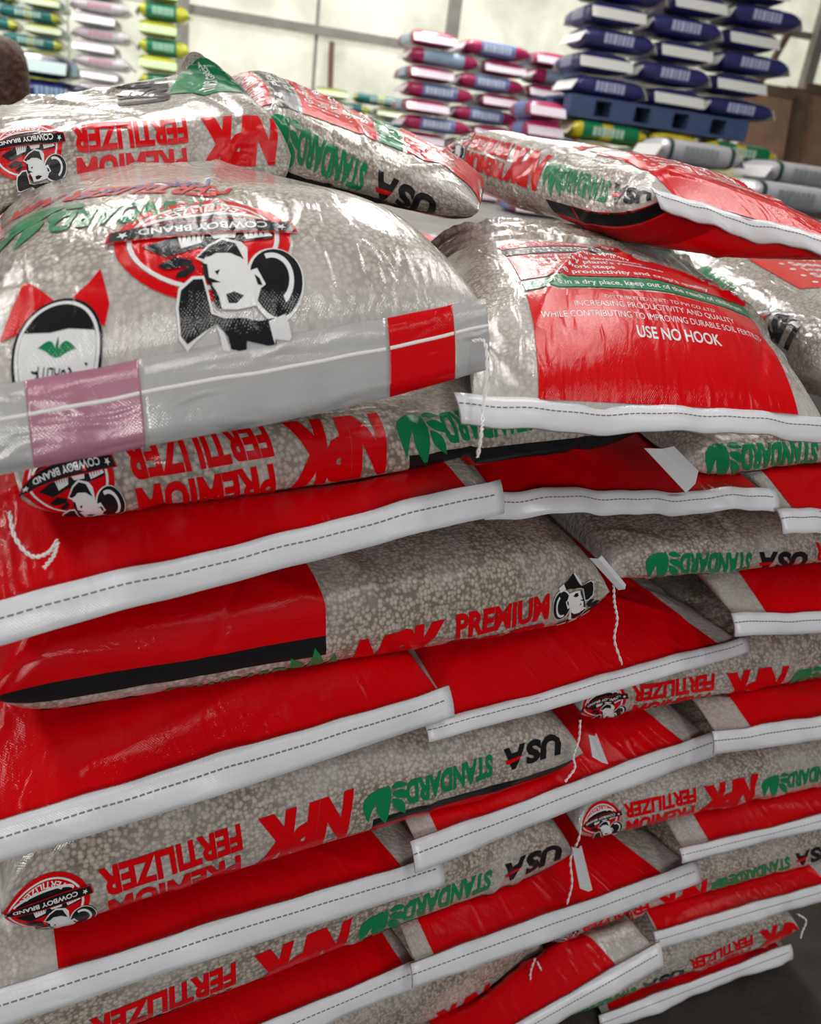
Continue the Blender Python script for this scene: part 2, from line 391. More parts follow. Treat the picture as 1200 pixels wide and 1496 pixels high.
class Bag:
    pass
Z = np.array([0, 0, 1.0])
SHAPING = True            # first round: only the sacks' free shapes; then they are pressed against each other and built
RAW, PRESSED = {}, {}
NS, NB = 104, 128
def make_bag(H, label, seed, p=3.0, end=(0.12, 0.12), hw=(0.0, 0.0), puff=1.0, amp=1.0, tmin=0.02, bow=0.0, endw=(1.0, 1.0), crown=0.0, gp=(.55, .55)):
    """H[s][v][w]: eight corners of the space the sack fills; s along its length, v across, w up."""
    b = Bag(); H = np.array(H, float)
    Ls = np.linalg.norm((H[1]-H[0]).reshape(4, 3).mean(0)); Wv = np.linalg.norm((H[:, 1]-H[:, 0]).reshape(4, 3).mean(0)); Tw = np.linalg.norm((H[:, :, 1]-H[:, :, 0]).reshape(4, 3).mean(0))
    th = np.linspace(-math.pi/2, 1.5*math.pi, 1441)
    pc = lambda t: np.sign(np.cos(t))*np.abs(np.cos(t))**(2/p); ps = lambda t: np.sign(np.sin(t))*np.abs(np.sin(t))**(2/p)
    X, Z = pc(th)*Wv/2, ps(th)*Tw/2
    al = np.concatenate([[0], np.cumsum(np.hypot(np.diff(X), np.diff(Z)))]); B = al[-1]
    tt = np.interp(np.linspace(0, B, NB+1), al, th)
    vv, ww = np.cos(tt), np.sin(tt)
    vv = np.sign(vv)*np.abs(vv)**(2/p); ww = np.sign(ww)*np.abs(ww)**(2/p)
    u = np.linspace(0, 1, NS+1)
    # more samples near the ends
    u = u - 0.06*np.sin(2*math.pi*u)
    d0 = np.clip(u*Ls/end[0], 0, 1); d1 = np.clip((1-u)*Ls/end[1], 0, 1)
    g = lambda x, e: np.clip(1-(1-x)**2.2, 0, 1)**e
    g0, g1 = g(d0, gp[0]), g(d1, gp[1]); gt = tmin+(1-tmin)*g0*g1
    ctr = hw[0]*(1-g0)+hw[1]*(1-g1)
    vf = 0.955 + 0.045*(1-g0*g1); vf = vf*(1+(endw[0]-1)*(1-d0)**2+(endw[1]-1)*(1-d1)**2)
    A, Bm = np.meshgrid(u*Ls, np.linspace(0, B, NB+1), indexing='ij')
    V = vv[None, :]*vf[:, None]; Wd = ww[None, :]*gt[:, None]*puff + ctr[:, None]
    Wd = Wd + crown*gt[:, None]*np.clip(ww[None, :], 0, 1)*(1-V**2)*np.sin(math.pi*u)[:, None]
    S = np.repeat(u[:, None], NB+1, 1)
    s, v, q = S[..., None], (V[..., None]+1)/2, (Wd[..., None]+1)/2
    Pt = sum(((s if i else 1-s)*(v if j else 1-v)*(q if k else 1-q))*H[i, j, k] for i in (0, 1) for j in (0, 1) for k in (0, 1))
    Pt = Pt + np.array([0, 0, 1.0])*(bow*np.sin(math.pi*S))[..., None]
    def normals(Pt):
        da = np.gradient(Pt, axis=0)
        ext = np.concatenate([Pt[:, -2:-1], Pt, Pt[:, 1:2]], 1); db = (ext[:, 2:]-ext[:, :-2])
        n = np.cross(da, db); l = np.linalg.norm(n, axis=2, keepdims=True); return n/np.maximum(l, 1e-9)
    n = normals(Pt); cen = Pt.mean((0, 1)); sg = np.sign(np.sum(n*(Pt-cen)))
    n = n*sg
    # wrinkles fade at the seam underneath; stronger towards the ends
    edge = np.clip(np.minimum(Bm, B-Bm)/0.06, 0, 1)
    endk = (1-g0*g1)[:, None]
    hgt = 0.0020*noise2(A, Bm, seed)*amp + 0.0030*endk*noise2(A*0.35, Bm, seed+1, fr=(30, 48, 70), amp=(1, .8, .5))*amp*np.clip(d0*d1*3, 0, 1)[:, None] + 0.0042*creases(A, Bm, seed+2, 40, Ls, B)*amp
    Pt = Pt + n*(hgt*edge*np.clip(np.minimum(d0, d1)*2, 0.1, 1)[:, None])[..., None]
    Pt[:, -1] = Pt[:, 0]
    if SHAPING: RAW[seed] = Pt
    elif seed in PRESSED: Pt = PRESSED[seed]
    b.P, b.n, b.L, b.B, b.sg, b.u = Pt, normals(Pt)*sg, Ls, B, sg, u
    # mesh
    nb = NB
    idx = lambda i, j: i*nb + (j % nb)
    verts = Pt[:, :nb].reshape(-1, 3); faces = []
    for i in range(NS):
        for j in range(nb):
            f = (idx(i, j), idx(i+1, j), idx(i+1, j+1), idx(i, j+1)); faces.append(f if sg > 0 else f[::-1])
    faces.append(tuple(idx(0, j) for j in range(nb))); faces.append(tuple(idx(NS, j) for j in range(nb))[::-1])
    base = np.array([cen[0], cen[1], Pt[..., 2].min()]); b.base = base; b.seed = seed; b.root = None
    if SHAPING: return b
    b.root = bpy.data.objects.new('fertilizer_bag', None); COL.objects.link(b.root); b.root.location = base; b.root.empty_display_size = .1
    b.base = base
    tag(b.root, label, 'fertilizer bag', 'fertilizer bags in the front stack')
    uv = np.stack([A[:, :nb], Bm[:, :nb]+seed*0.37], -1).reshape(-1, 2)
    me = mesh_from('sack', verts-base, faces, uv)
    mk = me.attributes.new('milk', 'FLOAT', 'POINT'); mk.data.foreach_set('value', (0.55*np.clip(endk*1.5-.2, 0, 1)*np.ones((1, nb))).astype(np.float32).ravel())
    b.body = link('sack', me, b.root, [M['film']])
    b.seed = seed
    b.bvh = None; b.faces = faces
    return b

def sample(b, a, bb):
    """surface point and normal at metric coordinates"""
    ui = np.interp(np.clip(a/b.L, 0, 1), b.u, np.arange(NS+1)); i = np.clip(ui.astype(int), 0, NS-1); fi = ui-i
    t = np.mod(bb/b.B, 1.0)*NB; j = np.clip(t.astype(int), 0, NB-1); fj = t-j
    def lerp(G):
        return (G[i, j]*((1-fi)*(1-fj))[:, None] + G[i+1, j]*(fi*(1-fj))[:, None] + G[i, j+1]*((1-fi)*fj)[:, None] + G[i+1, j+1]*(fi*fj)[:, None])
    n = lerp(b.n); return lerp(b.P), n/np.maximum(np.linalg.norm(n, axis=1, keepdims=True), 1e-9)

def pick(b, px, py):
    """metric surface coordinates seen at a pixel (nearest visible point when the ray misses)"""
    x, y = project(b.P[:, :NB]); vis = np.sum(b.n[:, :NB]*(CAM-b.P[:, :NB]), 2) > 0.02
    d = np.where(vis, (x-px)**2+(y-py)**2, 1e12); dep = (b.P[:, :NB]-CAM)@_fw; near = d < 14**2
    if near.any(): d = np.where(dep < dep[near].min()+.04, d, 1e12)      # the skin in front, not a far fold of the same sack
    i, j = np.unravel_index(np.argmin(d), d.shape)
    # refine with a local linear fit
    i0, i1 = max(i-1, 0), min(i+1, NS); j0, j1 = (j-1) % NB, (j+1) % NB
    ja, jb = (b.u[i1]-b.u[i0])*b.L, 2*b.B/NB
    Jx = [(x[i1, j]-x[i0, j])/ja, (x[i, j1]-x[i, j0])/jb]; Jy = [(y[i1, j]-y[i0, j])/ja, (y[i, j1]-y[i, j0])/jb]
    A = np.array([Jx, Jy]); r = np.array([px-x[i, j], py-y[i, j]])
    try:
        dl = np.linalg.solve(A, r)
        lim = 0.012; dl = np.clip(dl, -lim, lim)
    except np.linalg.LinAlgError: dl = np.zeros(2)
    return np.array([b.u[i]*b.L+dl[0], j*b.B/NB+dl[1]])

PRNT = {'red': .0007}
def decal(b, name, art, org, dx, dy, off=0.0013, mats=None, clip=True):
    if SHAPING: return None
    v = np.array(art.v); ab = org[None]+v[:, :1]*dx[None]+v[:, 1:]*dy[None]
    P, n = sample(b, ab[:, 0], ab[:, 1])
    P = P+n*(off+0.00022*np.array(art.lay))[:, None]
    names = sorted(set(art.m)); faces = []; mi = []
    a = ab[:, 0]; lo, hi = 0.0, b.L
    flip = (dx[0]*dy[1]-dx[1]*dy[0])*b.sg < 0
    for f, m in zip(art.f, art.m):
        fa = a[list(f)]
        if fa.min() < lo-.002 or fa.max() > hi+.002: continue
        faces.append(f[::-1] if flip else f); mi.append(names.index(m))
    if not faces: return None
    # metric uv shared with the sack so that the relief runs on through the print
    bbw = np.mod(ab[:, 1], b.B) if (ab[:, 1].max() < b.B and ab[:, 1].min() > 0) else ab[:, 1]
    uv = np.stack([ab[:, 0], bbw+b.seed*0.37], -1)
    me = mesh_from(name, P-b.base, faces, uv, midx=mi)
    nn = n
    try: me.normals_split_custom_set_from_vertices([tuple(q) for q in nn])
    except Exception: pass
    return link(name, me, b.root, [M[k] for k in names])

def place(b, name, art, u1, p1, u2, p2, ks=1.0, kfix=None):
    A1, A2 = pick(b, *p1), pick(b, *p2); d = A2-A1; Ln = np.linalg.norm(d)
    k = Ln/abs(u2-u1); dx = d/Ln*(1 if u2 > u1 else -1)
    dy = np.array([-dx[1], dx[0]])*b.sg*ks; org = A1-u1*k*dx
    if kfix: org = (A1+A2)/2-dx*kfix*(u1+u2)/2; k = kfix
    return decal(b, name, art, org, dx*k, dy*k)

def strip(b, u1, p1, u2, p2, items=('usa', 'std', 'leaf', 'npk', 'pf', 'emb'), ks=1.0, band=None, pos=STRIP):
    """side lettering, placed with two points on its middle line; upright order USA .. emblem"""
    A1, A2 = pick(b, *p1), pick(b, *p2); d = A2-A1; Ln = np.linalg.norm(d)
    k = Ln/abs(u2-u1); dx = d/Ln*(1 if u2 > u1 else -1); dy = np.array([-dx[1], dx[0]])*b.sg
    org = A1-u1*k*dx
    nm = dict(usa='lettering', std='lettering', npk='lettering', pf='lettering', leaf='leaf_mark', emb='emblem', rider='emblem')
    for it in items:
        fn, x, y = pos[it] if it != 'rider' else (a_rider, .905, 0)
        kk = min(max(k, .85), 1.15)
        decal(b, nm[it], cached(it, fn, .008), org+dx*(x*k)+dy*(y*kk), dx*kk, dy*kk*ks)
    if band:
        u0, u9, y0, y1, y2 = band; mid = org+dx*(k*(u0+u9)/2); sy = np.sign(dy[1])
        aa = sorted(((org+dx*k*u0)[0], (org+dx*k*u9)[0])); yb = sorted((mid[1]+sy*y0, mid[1]+sy*y1))
        panel(b, aa[0], aa[1], yb[0], yb[1], 'black', 'printed_band')
        if y2 > y1:
            yb = sorted((mid[1]+sy*y1, mid[1]+sy*y2)); panel(b, aa[0], aa[1], yb[0], yb[1], 'red')
    return org, dx*k, dy

def gridrect(x0, y0, x1, y1, mat, g=.010):
    nx = max(2, int(abs(x1-x0)/g)); ny = max(2, int(abs(y1-y0)/g)); a = Art()
    vs = [(x0+(x1-x0)*i/nx, y0+(y1-y0)*j/ny) for j in range(ny+1) for i in range(nx+1)]
    fs = [(j*(nx+1)+i, j*(nx+1)+i+1, (j+1)*(nx+1)+i+1, (j+1)*(nx+1)+i) for j in range(ny) for i in range(nx)]
    return a.add(vs, fs, mat)
def panel(b, a0, a1, b0, b1, mat, name='printed_panel', off=.0008):
    """plain printed area cut along the sack's own grid lines"""
    a0, a1 = max(a0, 0.0), min(a1, b.L); ul = b.u*b.L
    xs = [a0]+[t for t in ul if a0+1e-4 < t < a1-1e-4]+[a1]; st = b.B/NB
    ys = [b0]+[k*st for k in range(math.ceil(b0/st+1e-3), math.floor(b1/st-1e-3)+1)]+[b1]
    nx, ny = len(xs), len(ys); a = Art()
    a.add([(x, y) for y in ys for x in xs], [(j*nx+i, j*nx+i+1, (j+1)*nx+i+1, (j+1)*nx+i) for j in range(ny-1) for i in range(nx-1)], mat)
    return decal(b, name, a, np.zeros(2), np.array([1.0, 0]), np.array([0, 1.0]), off=off)
def panelpx(b, px, a0, a1, mat, name='printed_panel', off=.0006):
    """panel between two picked points across the sack, running a0..a1 along it"""
    q = [pick(b, *p)[1] for p in px]; return panel(b, a0, a1, min(q), max(q), mat, name, off)

def hem(b, end, hgt, dirv, mat='tape', name='hem_tape', over=(0.012, 0.012), stitch=.38, wave=.004, t=.0022, seed=0, stmat='stitch', dashed=True, v0=0.0, v1=1.0, lift=0.0):
    """folded strip sewn along an end of the sack: the flat end line swept along dirv"""
    if SHAPING: return None
    i = 0 if end == 0 else NS
    loop = b.P[i, :NB]; c = loop.mean(0); ax = b.P[i, int(NB*.25)]-b.P[i, int(NB*.75)]; ax /= np.linalg.norm(ax)
    tt = (loop-c)@ax; lo, hi = loop[np.argmin(tt)], loop[np.argmax(tt)]
    Ln = np.linalg.norm(hi-lo); r = np.random.default_rng(seed+50)
    n = 44; m = 5; top = []
    xs = np.linspace(-over[0]/Ln+v0, v1+over[1]/Ln, n+1)
    half = [b.P[i, int(round(NB*(.75-.5*x))) % NB] if 0 <= x <= 1 else None for x in np.clip(xs, 0, 1)]
    line = np.array([lo+(hi-lo)*x for x in xs])
    dv = np.array(dirv, float); hg = hgt*(1+.05*np.sin(xs*5+seed)); ph = r.uniform(0, 6, 3)
    out = np.cross(ax, dv); out /= np.linalg.norm(out)
    if np.dot(out, CAM-c) < 0: out = -out
    verts = []; uv = []
    def pt(kx, f, side):
        x = xs[kx]; wv = wave*(math.sin(9*x+ph[0])+.6*math.sin(21*x+ph[1])+.3*math.sin(47*x+ph[2]))
        return line[kx] - dv*(.010-lift) + dv*(hg[kx]*f) + out*(wv*f + .004*math.sin(3.1*f) + side*t) + np.array([0, 0, .5*wv])
    for side in (1, -1):
        for kx in range(n+1):
            for f in range(m+1): verts.append(pt(kx, f/m, side)); uv.append((xs[kx]*Ln, hgt*f/m+.05*side))
    faces = []; st = (n+1)*(m+1); q = lambda s_, x_, f_: s_*st+x_*(m+1)+f_
    for kx in range(n):
        for f in range(m):
            faces.append((q(0, kx, f), q(0, kx+1, f), q(0, kx+1, f+1), q(0, kx, f+1))); faces.append((q(1, kx, f), q(1, kx, f+1), q(1, kx+1, f+1), q(1, kx+1, f)))
        faces.append((q(0, kx, m), q(0, kx+1, m), q(1, kx+1, m), q(1, kx, m))); faces.append((q(0, kx, 0), q(1, kx, 0), q(1, kx+1, 0), q(0, kx+1, 0)))
    for f in range(m):
        faces.append((q(0, 0, f), q(0, 0, f+1), q(1, 0, f+1), q(1, 0, f))); faces.append((q(0, n, f), q(1, n, f), q(1, n, f+1), q(0, n, f+1)))
    o = link(name, mesh_from(name, np.array(verts)-b.base, faces, uv), b.root, [M[mat]])
    # row of stitches
    sv = []; sf = []
    x = 0.01
    while x < n-1:
        x2 = min(x+.42, n-.001)
        if not dashed: x2 = x+.6
        for (xa, e) in ((x, 0), (x2, 1)):
            kx = int(xa); fr = xa-kx
            for f_, o_ in ((stitch-.022, .0), (stitch+.022, .0), (stitch, .0014)):
                sv.append(pt(kx, f_, 1)*(1-fr)+pt(kx+1, f_, 1)*fr+out*(.0004+o_))
        k = len(sv)-6; sf += [(k, k+3, k+5, k+2), (k+2, k+5, k+4, k+1)]
        x += .6
    so = link('stitching', mesh_from('stitching', np.array(sv)-b.base, sf), o, [M[stmat]])
    return o

def tube(name, pts, r, parent, mat, base, n=6, sub=6, twist=0.0):
    """twisted sewing thread through 3D points"""
    if SHAPING: return None
    pts = [np.array(p, float) for p in pts]; P = []
    ext = [2*pts[0]-pts[1]]+pts+[2*pts[-1]-pts[-2]]
    for i in range(1, len(ext)-2):
        p0, p1, p2, p3 = ext[i-1:i+3]
        for k in range(sub):
            t = k/sub; P.append(.5*((2*p1)+(-p0+p2)*t+(2*p0-5*p1+4*p2-p3)*t*t+(-p0+3*p1-3*p2+p3)*t**3))
    P.append(pts[-1]); V = []; Fc = []
    strands = 2 if twist else 1
    for sidx in range(strands):
        o = len(V)
        for i, p in enumerate(P):
            d = P[min(i+1, len(P)-1)]-P[max(i-1, 0)]; d = d/max(np.linalg.norm(d), 1e-9)
            e1 = np.cross(d, [.3, .8, .5]); e1 /= np.linalg.norm(e1); e2 = np.cross(d, e1)
            c = p + (twist*(e1*math.cos(i*1.1+math.pi*sidx)+e2*math.sin(i*1.1+math.pi*sidx)) if twist else 0)
            for k in range(n): V.append(c+r*(e1*math.cos(2*math.pi*k/n)+e2*math.sin(2*math.pi*k/n)))
        for i in range(len(P)-1):
            for k in range(n): Fc.append((o+i*n+k, o+i*n+(k+1) % n, o+(i+1)*n+(k+1) % n, o+(i+1)*n+k))
    return link(name, mesh_from(name, np.array(V)-base, Fc), parent, [M[mat]])
def thread(b, pxs, y, r=.0011):
    ys = y if isinstance(y, (list, tuple)) else [y]*len(pxs)
    return tube('sewing_thread', [aty(px, py, yy) for (px, py), yy in zip(pxs, ys)], r, b.root, 'thread', b.base, twist=.0013, sub=9)
def tagstrip(b, quad, y, name='film_tag'):
    if SHAPING: return None
    q = [aty(px, py, y) for px, py in quad]; n = np.cross(q[1]-q[0], q[3]-q[0]); n /= np.linalg.norm(n)
    mid1, mid2 = (q[0]+q[1])/2-n*.006, (q[3]+q[2])/2-n*.006
    top = [q[0], mid1, q[1], q[2], mid2, q[3]]; V = [p for p in top]+[p+n*.0016 for p in top]
    Fc = [(0, 1, 4, 5), (1, 2, 3, 4), (6, 11, 10, 7), (7, 10, 9, 8), (0, 6, 7, 1), (1, 7, 8, 2), (2, 8, 9, 3), (3, 9, 10, 4), (4, 10, 11, 5), (5, 11, 6, 0)]
    return link(name, mesh_from(name, np.array(V)-b.base, Fc, [(p[0], p[2]) for p in V], smooth=False), b.root, [M['tape']])

def grow(q, k):
    c = q.mean(0); d = (q-c).copy(); d[:, 2] *= k; return c+d
def side_bag(quad, label, seed, right=False, off=0.0, W=.56, k=1.10, p=3.8, end=(.08, .09), **kw):
    """sack with a long side to the front: quad TL TR BR BL in pixels on the stack's front plane"""
    n, c = (NR, .2*.95/math.sqrt(1.04)) if right else (NL, 0.0)
    q = grow(np.array([onplane(px, py, n, c+off) for px, py in quad]), k)
    TL, TR, BR, BL = q; bk = n*W; e_ = np.array([0, 0, .014])
    H = [[[BL, TL], [BL+bk+e_, TL+bk-e_]], [[BR, TR], [BR+bk+e_, TR+bk-e_]]]
    return make_bag(H, label, seed, p=p, end=end, **kw)
def end_bag(quad, label, seed, right=False, off=-.03, Ld=.86, k=1.04, p=3.0, T=.13, hw=-.8, end=.26, fmin=.07, **kw):
    """sack with a sewn end to the front; the quad's lower edge is the hem line"""
    n, c = (NR, .2*.95/math.sqrt(1.04)) if right else (NL, 0.0)
    TL, TR, BR, BL = [onplane(px, py, n, c+off) for px, py in quad]
    for P_, Q_, px in ((TL, BL, quad[0]), (TR, BR, quad[1])): P_[2] = max(onplane(*px, n, c+.05)[2], Q_[2]+fmin)
    bk = n*Ld
    mz = lambda lo, hi: max(T-(hi-lo), 0)/2
    bl, br = BL.copy(), BR.copy(); bl[2] -= .012; br[2] -= .012
    e_ = np.array([0, 0, .012]); BLb, TLb, BRb, TRb = bl+bk+e_, TL+bk-e_, br+bk+e_, TR+bk-e_
    TLb[2] = max(TLb[2], BLb[2]+.085); TRb[2] = max(TRb[2], BRb[2]+.085)
    H = [[[bl, TL], [br, TR]], [[BLb, TLb], [BRb, TRb]]]
    return make_bag(H, label, seed, p=p, hw=(hw, 0), end=(end, .12), gp=(1.25, .55), **kw)

TAPE_DIR = np.array([0.06, -0.42, -0.91])
BAGS = {}
def std_end(b, hg=.044, dirv=TAPE_DIR, red=(.10, .90), depth=.30, seed=0, under=True, **kw):
    """red printed end with a white tape; red = share of the top face that the print covers"""
    B = b.B; w0, w1 = .25+.5*(1-red[1]), .25+.5*(1-red[0])         # b runs from the seam below, over v=+1, top at .5
    panel(b, 0, depth, B*w0, B*w1, 'red')
    if under: panel(b, 0, depth*.6, -B*(.25-.05), B*(.25-.05), 'red')
    hem(b, 0, hg, dirv, seed=seed, **kw)

# ------------------------------------------------------------------ soft sacks pressed against each other
CELL = .010
class Field:
    """lowest and highest surface of a sack over the ground plan"""
    def __init__(s, P):
        Q = P
        pts = [Q[:-1, :-1]*(1-fa)*(1-fb)+Q[1:, :-1]*fa*(1-fb)+Q[:-1, 1:]*(1-fa)*fb+Q[1:, 1:]*fa*fb for fa in (.125, .375, .625, .875) for fb in (.25, .75)]
        q = np.concatenate([t.reshape(-1, 3) for t in pts])
        s.o = np.floor(q[:, :2].min(0)/CELL).astype(int)-2; n = np.ceil(q[:, :2].max(0)/CELL).astype(int)+3-s.o
        ij = np.floor(q[:, :2]/CELL).astype(int)-s.o
        s.lo = np.full(n, 9.0); s.hi = np.full(n, -9.0)
        np.minimum.at(s.lo, (ij[:, 0], ij[:, 1]), q[:, 2]); np.maximum.at(s.hi, (ij[:, 0], ij[:, 1]), q[:, 2])
    def window(s, o, n):
        """both surfaces on a window of cells (outside: empty)"""
        lo = np.full(n, 9.0); hi = np.full(n, -9.0); m = np.array(s.lo.shape)
        a0 = np.maximum(o, s.o); a1 = np.minimum(np.array(o)+n, s.o+m)
        if (a1 > a0).all():
            A = tuple(slice(x-y, z-y) for x, y, z in zip(a0, o, a1)); Bq = tuple(slice(x-y, z-y) for x, y, z in zip(a0, s.o, a1))
            lo[A] = s.lo[Bq]; hi[A] = s.hi[Bq]
        return lo, hi
def blur(a, k=2):
    for _ in range(k):
        p = np.pad(a, 1, mode='edge'); a = (p[:-2, 1:-1]+p[2:, 1:-1]+p[1:-1, :-2]+p[1:-1, 2:]+2*a)/6
    return a
def bil(A, o, xy):
    t = xy/CELL-o-.5; i = np.clip(np.floor(t).astype(int), 0, np.array(A.shape)-2); f = np.clip(t-i, 0, 1)
    i0, j0 = i[..., 0], i[..., 1]; fx, fy = f[..., 0], f[..., 1]
    return A[i0, j0]*(1-fx)*(1-fy)+A[i0+1, j0]*fx*(1-fy)+A[i0, j0+1]*(1-fx)*fy+A[i0+1, j0+1]*fx*fy
def press(low, up, w=.5, keep=.018, deep=None):
    """the upper sack's underside and the lower sack's top meet half way where they would run through each other"""
    D, U = Field(low), Field(up); o = np.maximum(D.o, U.o); e = np.minimum(D.o+D.lo.shape, U.o+U.lo.shape); n = e-o
    if (n < 3).any(): return low, up, 0
    dl, dh = D.window(o, n); ul, uh = U.window(o, n)
    both = (dh > -8) & (uh > -8); ov = np.where(both, dh-ul, 0)
    if not (ov > 5e-4).any(): return low, up, 0
    if deep is not None:                                # behind the visible front both sacks share the height more evenly
        yy = (o[1]+.5+np.arange(n[1]))*CELL-up[..., 1].min(); f = np.clip((yy-.10)/.22, 0, 1); f = f*f*(3-2*f)
        w = (w+(deep-w)*f)[None, :]
    m = w*dh+(1-w)*ul; m = np.maximum(m, dl+keep); m = np.minimum(m, uh-keep)
    dn = blur(np.where(both, np.maximum(dh-m, 0)*(ov > 0), 0), 1); rs = blur(np.where(both, np.maximum(m-ul, 0)*(ov > 0), 0), 1)
    dn = np.maximum(dn, np.where(both & (ov > 0), np.maximum(dh-m, 0), 0)); rs = np.maximum(rs, np.where(both & (ov > 0), np.maximum(m-ul, 0), 0))
    def fill(a, bad):                                   # carry values into empty cells so that interpolation stays smooth
        a = np.where(bad, np.nan, a)
        for _ in range(4):
            p = np.pad(a, 1, constant_values=np.nan); st = np.stack([p[:-2, 1:-1], p[2:, 1:-1], p[1:-1, :-2], p[1:-1, 2:]])
            with np.errstate(all='ignore'):
                c = np.sum(~np.isnan(st), 0); v = np.nansum(st, 0)/np.maximum(c, 1)
            a = np.where(np.isnan(a) & (c > 0), v, a)
        return np.nan_to_num(a)
    def shift(P, amt, lo, hi, top):
        lo = fill(lo, lo > 8); hi = fill(hi, hi < -8)
        xy = P[..., :2]; ins = ((xy/CELL > o) & (xy/CELL < e)).all(-1)
        A = bil(amt, o, xy); L_ = bil(lo, o, xy); H_ = bil(hi, o, xy); t = np.clip((P[..., 2]-L_)/np.maximum(H_-L_, 1e-3), 0, 1)
        Q = P.copy(); Q[..., 2] += np.where(ins, -A*t if top else A*(1-t), 0); Q[:, -1] = Q[:, 0]; return Q
    return shift(low, dn, dl, dh, True), shift(up, rs, ul, uh, False), float(ov.max())
def part_plane(P, p, n, eps=.0015, soft=.03):
    """flatten the part of a sack that would cross an upright contact plane (n points to its own side)"""
    s = (P-p)@n; t = np.where(s < soft, eps+soft*np.exp(np.minimum((s-soft)/soft, 0))*(1-eps/soft), s)
    return P+((t-s)[..., None])*n
STRIP_B = dict(npk=(a_npk, .12, 0), pf=(a_pf, .31, 0), usa=(a_usa, .49, -.004), std=(a_std, .655, -.004), leaf=(a_leaf, .775, .004))
def tri(pts): return [np.array(p) for p in pts]

